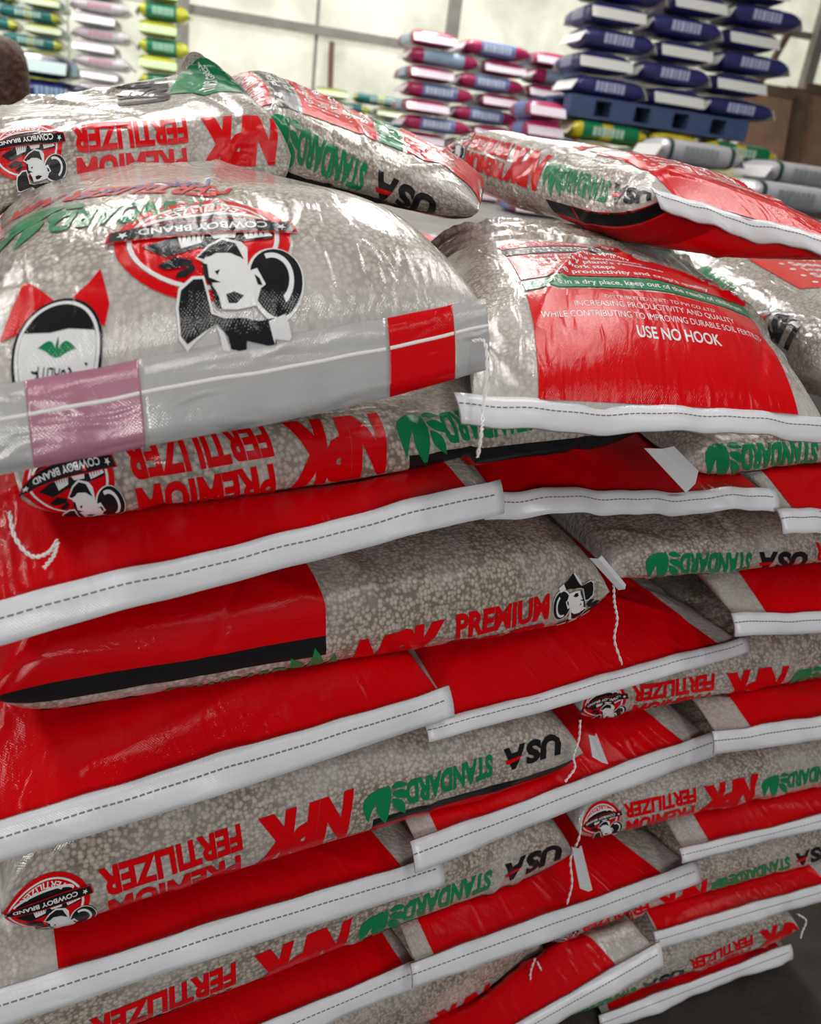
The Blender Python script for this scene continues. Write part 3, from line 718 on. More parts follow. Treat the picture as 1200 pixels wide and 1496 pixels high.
def build_stack():
    # ------------------------------------------------------------------ the stack, lowest layers first
    S = TAPE_DIR
    b = BAGS['R13b'] = end_bag([(880, 1476), (1140, 1378), (1155, 1383), (885, 1484)], 'bottom red ended bag beside the bare floor, tape slanting over the floor', 101, True, off=-.035, hw=-.6, fmin=.012)
    std_end(b, hg=0.038, red=(.06, .96), seed=1, wave=.006)
    b = BAGS['R12'] = side_bag([(800, 1448), (1170, 1325), (1165, 1392), (812, 1520)], 'lowest sideways bag reading standard USA, frayed thread end over the bare floor', 102, True, off=-.045)
    strip(b, .655, (888, 1468), .31, (1055, 1400), items=('npk', 'pf', 'usa', 'std', 'leaf'), pos=STRIP_B)
    panel(b, b.L*.55, b.L*.98, b.B*.83, b.B*.97, 'red')
    thread(b, [(1165, 1335), (1178, 1345), (1172, 1362), (1170, 1370)], -.24)
    b = BAGS['R11b'] = end_bag([(955, 1345), (1215, 1262), (1235, 1285), (965, 1362)], 'small red ended bag above the lowest sideways bag, tape folded at its corner', 103, True, off=-.05, fmin=.04)
    std_end(b, hg=0.041, red=(.03, .90), seed=2)
    b = BAGS['L12b'] = end_bag([(640, 1500), (915, 1345), (965, 1382), (650, 1560)], 'red ended bag low in the stack with frayed threads hanging over it', 104, True, off=-.085, fmin=.05)
    std_end(b, hg=0.049, red=(.03, .80), seed=3)
    thread(b, [(782, 1400), (775, 1425), (780, 1450), (776, 1470)], -.03)
    thread(b, [(785, 1405), (792, 1420), (796, 1436)], -.03)
    b = BAGS['L11'] = side_bag([(60, 1690), (805, 1352), (795, 1445), (60, 1790)], 'lowest sideways bag on the left showing only NPK and frayed end', 105)
    strip(b, .545, (668, 1476), .405, (740, 1440), items=('npk', 'leaf'))
    b = BAGS['R10'] = side_bag([(800, 1340), (1290, 1190), (1290, 1262), (812, 1402)], 'sideways bag with fertilizer NPK lettering, third sideways bag up from the floor', 106, True, off=-.02)
    strip(b, .905, (815, 1374), .285, (1115, 1274))
    b = BAGS['R9b'] = end_bag([(1000, 1210), (1330, 1120), (1335, 1160), (1003, 1242)], 'red ended bag under the lettering NPK with thin curled tape', 107, True, off=-.04, fmin=.045)
    std_end(b, hg=0.030, red=(.13, .95), seed=4)
    b = BAGS['L10b'] = end_bag([(605, 1372), (985, 1205), (1018, 1262), (612, 1408)], 'red ended bag with a twisted thread and white film tag on its face', 108, off=-.07, fmin=.06)
    std_end(b, hg=0.048, red=(.08, .86), seed=5)
    b = BAGS['L10a'] = end_bag([(40, 1605), (600, 1376), (612, 1405), (40, 1640)], 'lowest red ended bag at the left with its tape running out of view', 109, off=-.03, fmin=.035)
    std_end(b, hg=0.048, red=(.03, .95), seed=6)
    b = BAGS['L9'] = side_bag([(-5, 1472), (845, 1196), (832, 1292), (-5, 1620)], 'sideways bag with green standard and black USA under two red ended bags', 110, off=-.042)
    o_ = strip(b, .545, (438, 1402), .115, (778, 1264), items=('usa', 'std', 'leaf', 'npk', 'pf'), band=(-.02, .44, .04, .052, .16))
    thread(b, [(850, 1195), (846, 1225), (834, 1255), (836, 1290), (829, 1320)], -.075)
    tagstrip(b, [(836, 1238), (850, 1236), (866, 1300), (848, 1298)], -.08)
    b = BAGS['R8'] = side_bag([(842, 1172), (1290, 1070), (1290, 1155), (850, 1255)], 'sideways bag with small cowboy emblem, thread and tag beside its emblem', 111, True, off=-.02)
    strip(b, .905, (877, 1208), .545, (1066, 1163), ks=1.05)
    b = BAGS['R7b'] = end_bag([(1050, 1030), (1370, 975), (1370, 1030), (1052, 1070)], 'red ended bag whose broad wrinkled tape starts beside a red neighbour', 112, True, off=-.05, fmin=.05)
    std_end(b, hg=0.043, red=(.17, .97), seed=7, wave=.006)
    b = BAGS['L8b'] = end_bag([(605, 1190), (1000, 1052), (1045, 1072), (612, 1232)], 'red ended bag with thread crossing it and tape narrowing to a point', 113, off=-.045)
    std_end(b, hg=0.049, red=(.09, .88), seed=8)
    b = BAGS['L8a'] = end_bag([(-20, 1450), (600, 1250), (640, 1252), (-20, 1454)], 'red ended bag below the large PREMIUM FERTILIZER NPK side, broad white tape', 114, off=-.03, fmin=.03)
    std_end(b, hg=0.051, red=(.14, .90), seed=9)
    b = BAGS['L7'] = side_bag([(-12, 1232), (855, 1045), (850, 1150), (15, 1430)], 'sideways bag with cowboy emblem, inverted PREMIUM FERTILIZER NPK and USA across full side', 115, off=-.045)
    strip(b, .905, (72, 1344), .115, (778, 1102), ks=1.05, band=(-.02, .43, .042, .06, .2))
    thread(b, [(848, 1052), (846, 1080), (838, 1105), (840, 1122), (826, 1142)], -.07)
    tagstrip(b, [(861, 1074), (872, 1072), (889, 1116), (866, 1106)], -.07)
    b = BAGS['R6'] = side_bag([(848, 1000), (1290, 905), (1290, 1000), (852, 1078)], 'sideways bag with inverted NPK under a red ended bag, emblem at its end', 116, True)
    strip(b, .905, (880, 1037), .545, (1100, 1003), band=(-.02, .42, .04, .06, .15))
    b = BAGS['R5b'] = end_bag([(1075, 862), (1390, 825), (1390, 890), (1080, 902)], 'red ended bag with short tilted tape next to dark gap', 117, True, off=-.05)
    std_end(b, hg=0.041, red=(.17, .95), seed=10)
    b = BAGS['L6b'] = end_bag([(625, 958), (1060, 864), (1090, 935), (635, 1060)], 'wide red ended bag with grey film margins, thread hanging on its face', 118, off=-.04, hw=-.8)
    std_end(b, hg=0.030, red=(.09, .90), seed=11, dirv=(.06, -.6, -.8))
    b = BAGS['L6a'] = end_bag([(-40, 1100), (640, 962), (648, 1012), (-40, 1218)], 'largest red ended bag with speckled glare, over the big inverted lettering', 119, off=-.045, hw=-.8)
    std_end(b, hg=0.048, red=(.0, .985), seed=12)
    b = BAGS['R4'] = side_bag([(888, 800), (1290, 765), (1290, 838), (900, 872)], 'sideways bag with leaf, standard and USA between two red ended bags', 120, True)
    strip(b, .775, (972, 828), .49, (1143, 824), items=('npk', 'pf', 'usa', 'std', 'leaf'), pos=STRIP_B, band=(.36, .86, .036, .06, .06))
    tagstrip(b, [(862, 816), (880, 812), (915, 854), (904, 862)], -.10, 'hem_tape')
    b = BAGS['L5'] = side_bag([(-12, 938), (898, 785), (885, 938), (0, 1096)], 'sideways bag with upright lettering, long red and black printed flank', 121, k=1.04)
    strip(b, .115, (130, 1046), .74, (735, 920), items=('usa', 'std', 'leaf', 'npk', 'pf', 'rider'), band=(.0, .425, .038, .068, .36))
    thread(b, [(897, 855), (898, 880), (902, 905), (898, 935), (909, 970)], -.09)
    b = BAGS['R3b'] = end_bag([(1150, 690), (1420, 680), (1420, 735), (1150, 748)], 'red ended bag of which only a crumpled tape corner shows', 122, True, off=-.06)
    std_end(b, hg=0.041, red=(.1, .95), seed=13, wave=.007, dirv=(.1, -.55, -.8))
    b = BAGS['R3'] = end_bag([(690, 680), (1130, 672), (1125, 742), (738, 748)], 'red ended bag with wavy tape half way up and red showing below it', 123, True, off=-.03, hw=-.15, k=1.1)
    std_end(b, hg=0.038, red=(.05, .97), seed=14, wave=.007, dirv=(.02, -.5, -.86))
    b = BAGS['L4'] = end_bag([(-60, 806), (722, 688), (722, 708), (-60, 900)], 'long red ended bag with stitched tape under the emblem bag', 124, off=-.045, fmin=.055)
    std_end(b, hg=0.043, red=(.0, .93), seed=15)
    b = BAGS['R2'] = side_bag([(1000, 645), (1290, 630), (1290, 690), (1010, 712)], 'sideways bag with green standard under the bullet list bag', 125, True)
    strip(b, .405, (1062, 676), .285, (1140, 670), items=('std', 'leaf', 'usa'), band=(.0, .44, .03, .055, .055))
    tagstrip(b, [(942, 655), (985, 652), (1021, 688), (1003, 720)], -.10, 'hem_tape')
    b = BAGS['L3'] = side_bag([(12, 650), (930, 592), (930, 672), (50, 800)], 'sideways bag with cowboy emblem and inverted NPK right under the draped bag', 126)
    strip(b, .905, (108, 728), .405, (622, 635), ks=1.1, band=(-.02, .435, .036, .062, .16))
    thread(b, [(14, 748), (22, 785), (45, 812), (70, 808), (84, 790)], [-.03, -.05, -.06, -.06, -.04])
    thread(b, [(84, 792), (78, 812), (64, 830)], -.06)

    # ------------------------------------------------------------------ loose bags on top
    def info_art(full=True):
        a = Art(); W = 'white'
        if full: a.put(gridrect(0, 0, .40, .17, 'red', .012))
        def ln(s, x, y, h, wd, mat=W, al='c', bold=.02, lay=2): a.put(text(s, h, wd, bold, 0, mat, lay, al), x, y)
        if full:
            ln('DISTRIBUTED UNIT: TD PVI CO.,LTD', .21, .146, .008, .19, bold=.0)
            ln('INCREASING PRODUCTIVITY AND QUALITY', .20, .128, .012, .27, bold=.0)
            ln('WHILE CONTRIBUTING TO IMPROVING DURABLE SOIL FERTILITY', .20, .108, .012, .375, bold=.0)
            ln('USE NO HOOK', .22, .078, .019, .14, bold=.02)
            a.rect(0, .176, .40, .206, 'green', 0); ln('Store in a dry place, keep out of the reach of children', .20, .184, .014, .36)
        a.put(gridrect(0, .212, .40, .322, 'red', .012))
        for i, s in enumerate(('Grow faster and Memory', 'Speed up the development', "Intensify plant's resistance", 'Saves work steps', "Raise productivity and crop's quality")):
            ln('\u2022 '+s, .02, .302-i*.0205, .014, .013*len(s)*.62+.01, al='l')
        a.rect(0, .328, .22, .366, 'grey', 0); ln('PREMIUM', .11, .350, .012, .12); ln('FERTILIZER', .11, .333, .012, .13)
        a.rect(0, .372, .22, .402, 'red', 0); ln('HIGH TECHNOLOGY', .11, .380, .014, .2)
        return a
    def place_y(b, name, art, y1, p1, y2, p2):
        """artwork placed by two points of its left edge"""
        A1, A2 = pick(b, *p1), pick(b, *p2); d = A2-A1; Ln = np.linalg.norm(d); k = Ln/abs(y2-y1)
        dy = d/Ln*(1 if y2 > y1 else -1); dx = np.array([dy[1], -dy[0]])*b.sg
        return decal(b, name, art, A1-y1*k*dy, dx*k, dy*k)

    # bag beside the bullet list bag
    q = dict(BLn=aty(1195, 640, -.10), TLn=aty(1225, 480, -.06), BLf=aty(915, 420, .70), TLf=aty(985, 325, .74))
    wv = np.array([.50, -.10, 0])
    H = [[[q['BLn'], q['TLn']], [q['BLn']+wv, q['TLn']+wv]], [[q['BLf'], q['TLf']], [q['BLf']+wv, q['TLf']+wv]]]
    b = BAGS['R1b'] = make_bag(H, 'slumped clear bag with USA on its flank behind the bullet list bag', 130, p=2.6, end=(.2, .14))
    strip(b, .405, (985, 388), .115, (1130, 478), items=('usa', 'std', 'leaf', 'npk'))
    place_y(b, 'information_print', cached('infotop', lambda: info_art(False), .010), .40, (1035, 345), .215, (1165, 420))

    # bag with the bullet list
    hl, hr = aty(688, 590, -.10), aty(1205, 618, -.17)
    bl, br = hl-Z*.04, hr-Z*.04; tl, tr = hl+Z*.11, hr+Z*.11
    fl, fr = aty(622, 300, .60), aty(985, 320, .52)
    H = [[[bl, tl], [br, tr]], [[fl-Z*.19, fl], [fr-Z*.19, fr]]]
    b = BAGS['R1'] = make_bag(H, 'bag with white bullet list and green strip on a large red panel', 131, p=2.5, end=(.30, .16), hw=(-.46, 0), crown=.06, amp=2.2, gp=(.8, .55))
    place(b, 'information_print', cached('info', info_art, .010), 0, (786, 584), .40, (1166, 606))
    panel(b, .002, .06, -b.B*.2, b.B*.2, 'red')
    hem(b, 0, .036, (.0, -.6, -.8), seed=20, wave=.004, over=(.02, .02))

    # bag with the large emblem, draped at the front
    hl, hr = aty(-60, 590, -.06), aty(704, 452, -.06)
    dr = np.array([.10, .86, 0])
    H = [[[hl-Z*.03, hl+Z*.13], [hr-Z*.03, hr+Z*.13]], [[hl*[1, 1, 0]+dr+Z*1.64, hl*[1, 1, 0]+dr+Z*1.87], [hr*[1, 1, 0]+dr+Z*1.66, hr*[1, 1, 0]+dr+Z*1.90]]]
    b = BAGS['L2'] = make_bag(H, 'clear bag with large cowboy emblem and quality seal, open end draped to the front', 132, p=2.5, end=(.26, .16), hw=(-.62, 0), crown=.06, gp=(.7, .55))
    place(b, 'emblem', cached('bigemb', lambda: Art().put(art_emblem(), 0, 0, .27), .010), .135, (160, 352), -.135, (428, 334), ks=.84)
    place(b, 'quality_seal', cached('seal', lambda: Art().put(art_seal(), 0, 0, .075), .008), .075, (18, 515), -.075, (150, 515), ks=1.1)
    place(b, 'lettering', cached('stdbig', lambda: text('STANDARD', .075, .30, .045, 0, 'green'), .010), .15, (82, 318), -.15, (332, 298))
    place(b, 'leaf_mark', cached('leafbig', lambda: Art().put(art_leaf(), 0, 0, .13), .010), .06, (4, 340), -.06, (74, 328), ks=1.3)
    place(b, 'lettering', cached('fnpk', lambda: Art().put(text('FERTILIZER NPK', .055, .36, .03, 0, 'red'), 0, 0), .010), .18, (20, 306), -.18, (340, 276))
    place(b, 'lettering', cached('n16', lambda: text('NPK 16-16-8', .05, .22, .03, 0, 'blue'), .010), .11, (120, 281), -.11, (300, 261))
    hd = (.02, -.30, -.95)
    segs = ((0, .10, 'clearband'), (.10, .285, 'pinkfilm'), (.285, .775, 'clearband'), (.775, .925, 'red'), (.925, 1.0, 'clearband'))
    for i, (s0, s1, mt) in enumerate(segs):
        hem(b, 0, .082, hd, mt, 'hem_strip', over=(0, 0) if i < 4 else (0, .004), stitch=.38, seed=30, stmat='thread', dashed=False, v0=s0, v1=s1-1.0+1.0, wave=.002)
    thread(b, [(690, 498), (708, 500), (712, 535), (706, 600), (704, 630), (698, 668)], [-.1, -.11, -.13, -.15, -.17, -.17])

    # second row of sacks and a foot sack, added to hold up the rest
    WORDS = ('top', 'second', 'third', 'fourth', 'fifth', 'sixth', 'seventh', 'eighth', 'ninth', 'tenth')
    def plain_bag(c0, ex, ey, hgt, lb, seed):
        H = [[[c0, c0+Z*hgt], [c0+ey, c0+ey+Z*hgt]], [[c0+ex, c0+ex+Z*hgt], [c0+ex+ey, c0+ex+ey+Z*hgt]]]
        k = make_bag(H, lb, seed, p=3.0); panel(k, 0, .22, k.B*.28, k.B*.72, 'red'); return k
    for i, (x0, un) in enumerate(((-.01, 'leaning bag'), (.97, 'topmost bag'))):
        b = BAGS['B%d' % i] = plain_bag(np.array([x0, .90, 1.60]), np.array([.93, 0, 0]), np.array([0, .56, 0]), .15, 'plain clear bag added as support in the back row under the %s, top of its column' % un, 140+i)
        for l in range(1, 9 if not SHAPING else 1):
            r = b.root.copy(); COL.objects.link(r); r.location.z -= .166*l
            r['label'] = 'plain clear bag added as support in the back row under the %s, %s from top' % (un, WORDS[l])
            for ch in b.root.children:
                c = ch.copy(); COL.objects.link(c); c.parent = r
    BAGS['foot'] = plain_bag(np.array([.0, .02, .229]), np.array([.94, 0, 0]), np.array([0, .56, 0]), .075, 'flattened clear bag added on the floor to hold up the stack', 150)

    # bag lying behind it on the left
    TL, TR, BL, BR = aty(-70, 190, .52), aty(450, 160, .62), aty(-70, 345, .46), aty(455, 300, .58)
    tlb, trb = aty(-70, 160, .92), aty(425, 58, .95)
    H = [[[BL, TL], [BL+(tlb-TL)*[1, 1, .6], tlb]], [[BR, TR], [BR+(trb-TR)*[1, 1, .6], trb]]]
    b = BAGS['L1'] = make_bag(H, 'wrinkled clear bag leaning at the back with green print and half an USA', 133, p=4.2, end=(.10, .16), amp=1.4)
    strip(b, .905, (40, 238), .74, (195, 222), items=('npk', 'pf', 'emb'), ks=1.1)
    place(b, 'lettering', cached('usabig', lambda: text('USA', .075, .16, .05, 0, 'black'), .010), -.07, (246, 152), .02, (240, 118), kfix=1.15)
    place(b, 'printed_panel', cached('gr', lambda: Art().put(gridrect(-.05, -.05, .05, .05, 'green')).put(text('100% GREEN', .016, .085, .02, 0, 'white', 2), 0, 0.0), .010), -.05, (312, 138), .05, (286, 86), kfix=1.7)

    # bag pointing to the front between the piles of loose bags
    BL, TL, BR, TR = aty(340, 262, .66), aty(380, 118, .70), aty(704, 352, .20), aty(696, 262, .22)
    tlb, trb = aty(325, 72, 1.08), aty(705, 232, .62)
    H = [[[BL, TL], [BL+(tlb-TL), tlb]], [[BR, TR], [BR+(trb-TR), trb]]]
    b = BAGS['R0b'] = make_bag(H, 'bag pointing forward with bullet list on top and USA on its rounded end', 134, p=2.7, end=(.10, .09))
    strip(b, .405, (418, 208), .115, (590, 292), items=('usa', 'std', 'leaf'), ks=1.1, band=(-.02, .46, .036, .07, .16))
    place_y(b, 'information_print', cached('info', info_art, .010), .357, (412, 157), .175, (590, 222))

    # top right bag
    BLf, TLf, BRn, TRn = aty(640, 275, .90), aty(655, 165, 1.0), aty(938, 376, .16), aty(985, 215, .26)
    rn, rt = aty(1290, 432, -.12)-BRn, aty(1330, 340, -.06)-TRn
    H = [[[BLf, TLf], [BLf+rn, TLf+rt]], [[BRn, TRn], [BRn+rn, TRn+rt]]]
    b = BAGS['R0'] = make_bag(H, 'topmost bag on the right with red end panel and bright glare', 135, p=2.7, end=(.09, .22), gp=(.55, .95), hw=(0, .12), crown=.05)
    strip(b, .905, (668, 215), .115, (920, 288), band=(-.02, .44, .036, .07, .16))
    place_y(b, 'information_print', cached('infotop', lambda: info_art(False), .010), .40, (835, 214), .215, (938, 248))
    panel(b, b.L-.24, b.L, b.B*.27, b.B*.68, 'red')
    panel(b, b.L-.25, b.L, -b.B*.2, b.B*.22, 'red')
    od = (BRn-BLf)*[1, 1, 0]; od /= np.linalg.norm(od); hd = od*.75-Z*.66
    hem(b, 1, .045, hd, seed=21, over=(.015, .01), lift=.006)

build_stack()                                            # free shapes
# lower sack, upper sack, how much of the lower one's height stays (printed sides keep their shape, plain sewn ends give way)
ORDER = """foot L11 .2;R13b R12 .3;R12 R11b .7;R11b R10 .3;L12b L11 .2;L12b R10 .3;R10 R9b .7;R10 L10b .7;L11 L10a .7;L11 L10b .7;R9b R8 .25;L10a L9 .25;L10b L9 .25;L10b R8 .25;R8 R7b .7;L9 L8a .7;L9 L8b .7;R8 L8b .7;R7b R6 .25;
L8a L7 .25;L8b L7 .25;L8b R6 .25;R6 R5b .7;L7 L6a .7;L7 L6b .7;R6 L6b .7;R5b R4 .25;L6a L5 .25;L6b L5 .25;L6b R4 .25;R4 R3b .7;R4 R3 .7;L5 L4 .7;L5 R3 .7;R3b R2 .25;R3 R2 .25;R3 L3 .2;L4 L3 .1;L3 L2 .7;L3 R1 .7;R2 R1 .7;R2 R1b .7;
B0 L1 .3;B0 R0b .3;B1 R0 .3;L2 R0b .6;L2 L1 .6;R1 R0b .6;R1 R0 .5;R1b R0 .5"""
SH = {k: RAW[v.seed] for k, v in BAGS.items()}
# the leaning bag and the forward pointing bag stand end to end against each other
_p = aty(352, 170, .72); _v = (_p-CAM)*[1, 1, 0]; _v /= np.linalg.norm(_v); _n = np.array([_v[1], -_v[0], 0.0])*math.cos(.65)+_v*math.sin(.65)
SH['L1'] = part_plane(SH['L1'], _p, -_n, 0.0, .012); SH['R0b'] = part_plane(SH['R0b'], _p, _n, 0.0, .012)
for _round in range(2):
    for ln in ORDER.replace('\n', '').split(';'):
        f = ln.split(); SH[f[0]], SH[f[1]], _ov = press(SH[f[0]], SH[f[1]], float(f[2]), deep=.75 if float(f[2]) <= .3 and f[0][0] in 'LR' and f[1][0] in 'LR' else None)
for k, v in BAGS.items(): PRESSED[v.seed] = SH[k]
SHAPING = False
BAGS.clear()
build_stack()                                            # the sacks as built
# ------------------------------------------------------------------ setting
WD = np.array([.951, -.309, 0.0]); WN = np.array([.309, .951, 0.0])          # along / into the back wall
WC = atdepth(600, 150, 10.5); WCc = float(WN@WC)
def onwall(px, py, off=0.0): return onplane(px, py, WN, WCc-off)
def wall_t(px, py=60): return float(WD@onwall(px, py))
def wbox(name, t0, t1, n0, n1, z0, z1, mat, parent=None):
    """box in wall coordinates: along the wall, distance in front of it, height"""
    v = [WD*t+WN*(WCc-n)+np.array([0, 0, z]) for z in (z0, z1) for n in (n0, n1) for t in (t0, t1)]
    f = [(0, 1, 3, 2), (4, 6, 7, 5), (0, 4, 5, 1), (2, 3, 7, 6), (0, 2, 6, 4), (1, 5, 7, 3)]
    return link(name, mesh_from(name, v, f, smooth=False), parent, [mat])
def structure(o): o['kind'] = 'structure'; return o

def mat_sheet():
    m, nt, p = newmat('translucent_wall_sheet'); L = nt.links.new
    tc = N(nt, 'ShaderNodeTexCoord'); nz = N(nt, 'ShaderNodeTexNoise', inputs={'Scale': 1.6, 'Detail': 5.0, 'Roughness': .65}); L(tc.outputs['Object'], nz.inputs['Vector'])
    cr = N(nt, 'ShaderNodeValToRGB'); cr.color_ramp.elements[0].color = (.66, .67, .60, 1); cr.color_ramp.elements[0].position = .35; cr.color_ramp.elements[1].color = (.82, .82, .76, 1); cr.color_ramp.elements[1].position = .6
    L(nz.outputs['Fac'], cr.inputs[0]); L(cr.outputs[0], p.inputs['Base Color']); p.inputs['Roughness'].default_value = .6
    tr = N(nt, 'ShaderNodeBsdfTranslucent'); L(cr.outputs[0], tr.inputs[0]); ms = N(nt, 'ShaderNodeMixShader'); ms.inputs[0].default_value = .5
    L(p.outputs[0], ms.inputs[1]); L(tr.outputs[0], ms.inputs[2]); L(ms.outputs[0], nt.nodes['Material Output'].inputs[0])
    return m
M['sheet'] = mat_sheet()
M['steel'] = plain('grey_painted_steel', (.36, .34, .31), .5, noise=.25, scale=6)
M['rust'] = plain('rusty_brown_steel', (.24, .13, .08), .7, noise=.4, scale=9)
M['roof'] = plain('dark_roof_sheet', (.16, .17, .17), .6, noise=.2, scale=3)
M['concrete'] = plain('dark_dirty_concrete', (.050, .038, .030), .75, noise=.5, scale=14, bump=.004)
M['plinth'] = plain('grey_concrete', (.22, .21, .2), .8, noise=.3, scale=4)

FZ = .225                                                                     # floor level under the lowest sacks
fl = structure(link('floor', box_mesh('floor', -9, 14, -6, 16, FZ-.2, FZ), None, [M['concrete']]))
ce = structure(link('ceiling', box_mesh('ceiling', -9, 14, -4, 16, 6.6, 6.7), None, [M['roof']]))
wb = bpy.data.objects.new('wall_back', None); COL.objects.link(wb); structure(wb)
zg = float(onwall(440, 41)[2])                                                # height of the long rail
seams = [wall_t(x) for x in (-420, -150, 100, 268, 462, 655, 850, 1030, 1185, 1350, 1560)]
for t0, t1 in zip(seams[:-1], seams[1:]):
    for z0, z1 in ((FZ, zg), (zg, 6.6)):
        wbox('wall_sheet', t0+.006, t1-.006, -.012, 0.0, z0+.006, z1-.006, M['sheet'], wb)
tr1 = structure(wbox('trim_1', seams[3], seams[-1], .002, .09, zg-.05, zg+.05, M['steel']))
tr6 = structure(wbox('trim_6', wall_t(1090), seams[-1], .002, .07, float(onwall(1150, 48)[2])-.04, float(onwall(1150, 48)[2])+.04, M['steel']))
for i, x in enumerate((268, 655, 1185)):
    t = wall_t(x); structure(wbox('trim_%d' % (i+2), t-.07, t+.07, .09, .22, FZ, 6.6, M['steel']))
# thin seam cover between the sheets
t = wall_t(462); structure(wbox('trim_5', t-.02, t+.02, .001, .012, FZ, 6.6, M['steel']))

# platform added to hold up the far piles
PLATFORM_Z = 1.60
structure(link('support_platform', mesh_from('support_platform', [WD*t+WN*n+np.array([0, 0, z]) for z in (FZ, PLATFORM_Z) for n in (WCc-7.4, WCc-.35) for t in (seams[0], seams[-1])],
    [(0, 2, 3, 1), (4, 5, 7, 6), (0, 1, 5, 4), (2, 6, 7, 3), (0, 4, 6, 2), (1, 3, 7, 5)], smooth=False), None, [M['plinth']]))

# rusty rod and slanting brace
def bar(name, p, q, r, mat, label, cat):
    p, q = np.array(p), np.array(q); d = (q-p)/np.linalg.norm(q-p); e1 = np.cross(d, [0.2, .9, .3]); e1 /= np.linalg.norm(e1); e2 = np.cross(d, e1)
    V = [c+r*(e1*math.cos(k*math.pi/4)+e2*math.sin(k*math.pi/4)) for c in (p, q) for k in range(8)]
    Fc = [(k, (k+1) % 8, 8+(k+1) % 8, 8+k) for k in range(8)]+[tuple(range(8))[::-1], tuple(range(8, 16))]
    return tag(link(name, mesh_from(name, V, Fc, smooth=False), None, [mat]), label, cat)
rp, rq = onwall(487, 130, .5), onwall(485, 62, .02+.1)
rp[2] = PLATFORM_Z; bar('steel_rod', rp, rq, .035, M['rust'], 'thin rusty rod leaning on the white sheet wall', 'rod')
bp, bq = onwall(1078, 178, 1.1), onwall(1158, 40, .12)
dd = (bp-bq); bp = bq+dd*((PLATFORM_Z-bq[2])/dd[2]); bar('slanting_brace', bp, bq, .045, M['rust'], 'brown slanting brace between the wall and the navy pile', 'brace')

# leaning plywood boards on the right
M['ply'] = plain('brown_plywood', (.36, .21, .13), .65, noise=.3, scale=5); M['ply2'] = plain('dark_plywood_edge', (.17, .11, .07), .7, noise=.3, scale=5)
for i, (x0, x1, yt, mt, lb) in enumerate(((1092, 1162, 118, 'ply', 'brown plywood board leaning beside the slanting brace'), (1150, 1182, 126, 'ply2', 'dark narrow plywood board between two brown boards'), (1176, 1300, 120, 'ply', 'wide brown plywood board leaning at the wall past the dark board'))):
    n0 = 1.5-.1*i
    a0, a1 = onwall(x0, yt, n0), onwall(x1, yt, n0); zt = a0[2]; t0, t1 = float(WD@a0), float(WD@a1)
    v = []
    for z, nn in ((PLATFORM_Z, n0+.35), (zt, n0)):
        for dn in (0, .03):
            for t in (t0, t1): v.append(WD*t+WN*(WCc-nn-dn)+Z*z)
    f = [(0, 1, 3, 2), (4, 6, 7, 5), (0, 4, 5, 1), (2, 3, 7, 6), (0, 2, 6, 4), (1, 5, 7, 3)]
    o = link('plywood_board', mesh_from('plywood_board', v, f, smooth=False), None, [M[mt]]); tag(o, lb, 'board')
    # battens on the board's face
    if mt == 'ply':
        for zz in (zt-.06, PLATFORM_Z+.25):
            kf = (zz-PLATFORM_Z)/(zt-PLATFORM_Z); nn = n0+.35*(1-kf)+.03
            v = [WD*t+WN*(WCc-nn-dn)+Z*(zz+dz) for dz in (-.05, .05) for dn in (0, .03) for t in (t0, t1)]
            link('batten', mesh_from('batten', v, f, smooth=False), o, [M['ply2']])

# ------------------------------------------------------------------ far sacks
def far_mesh(L, Wd, T, ns=18, nb=24, off=0.0, s0=0.0, s1=1.0, b0=0, b1=None):
    """pillow sack lying on z=0 along x; s0..s1, b0..b1 take a patch of its skin lifted by off"""
    b1 = nb if b1 is None else b1; V = []; rows = ns+1; cols = b1-b0+1 if b1-b0 < nb else nb
    for i in range(rows):
        u = s0+(s1-s0)*i/ns; d = min(u, 1-u)/.16; g = math.sqrt(max(0, 1-(1-min(d, 1))**2.2)); g = .05+.95*g
        for j in range(cols):
            th = -math.pi/2+2*math.pi*(b0+j)/nb; c, s = math.cos(th), math.sin(th)
            y = math.copysign(abs(c)**.62, c)*(Wd/2+off); z = math.copysign(abs(s)**.62, s)*(T/2*g+off)
            V.append(((u-.5)*L, y, z+T/2))
    Fc = []
    for i in range(rows-1):
        for j in range(cols if cols == nb and b1-b0 >= nb else cols-1):
            k = (j+1) % cols; Fc.append((i*cols+j, (i+1)*cols+j, (i+1)*cols+k, i*cols+k))
    return V, [f[::-1] for f in Fc]
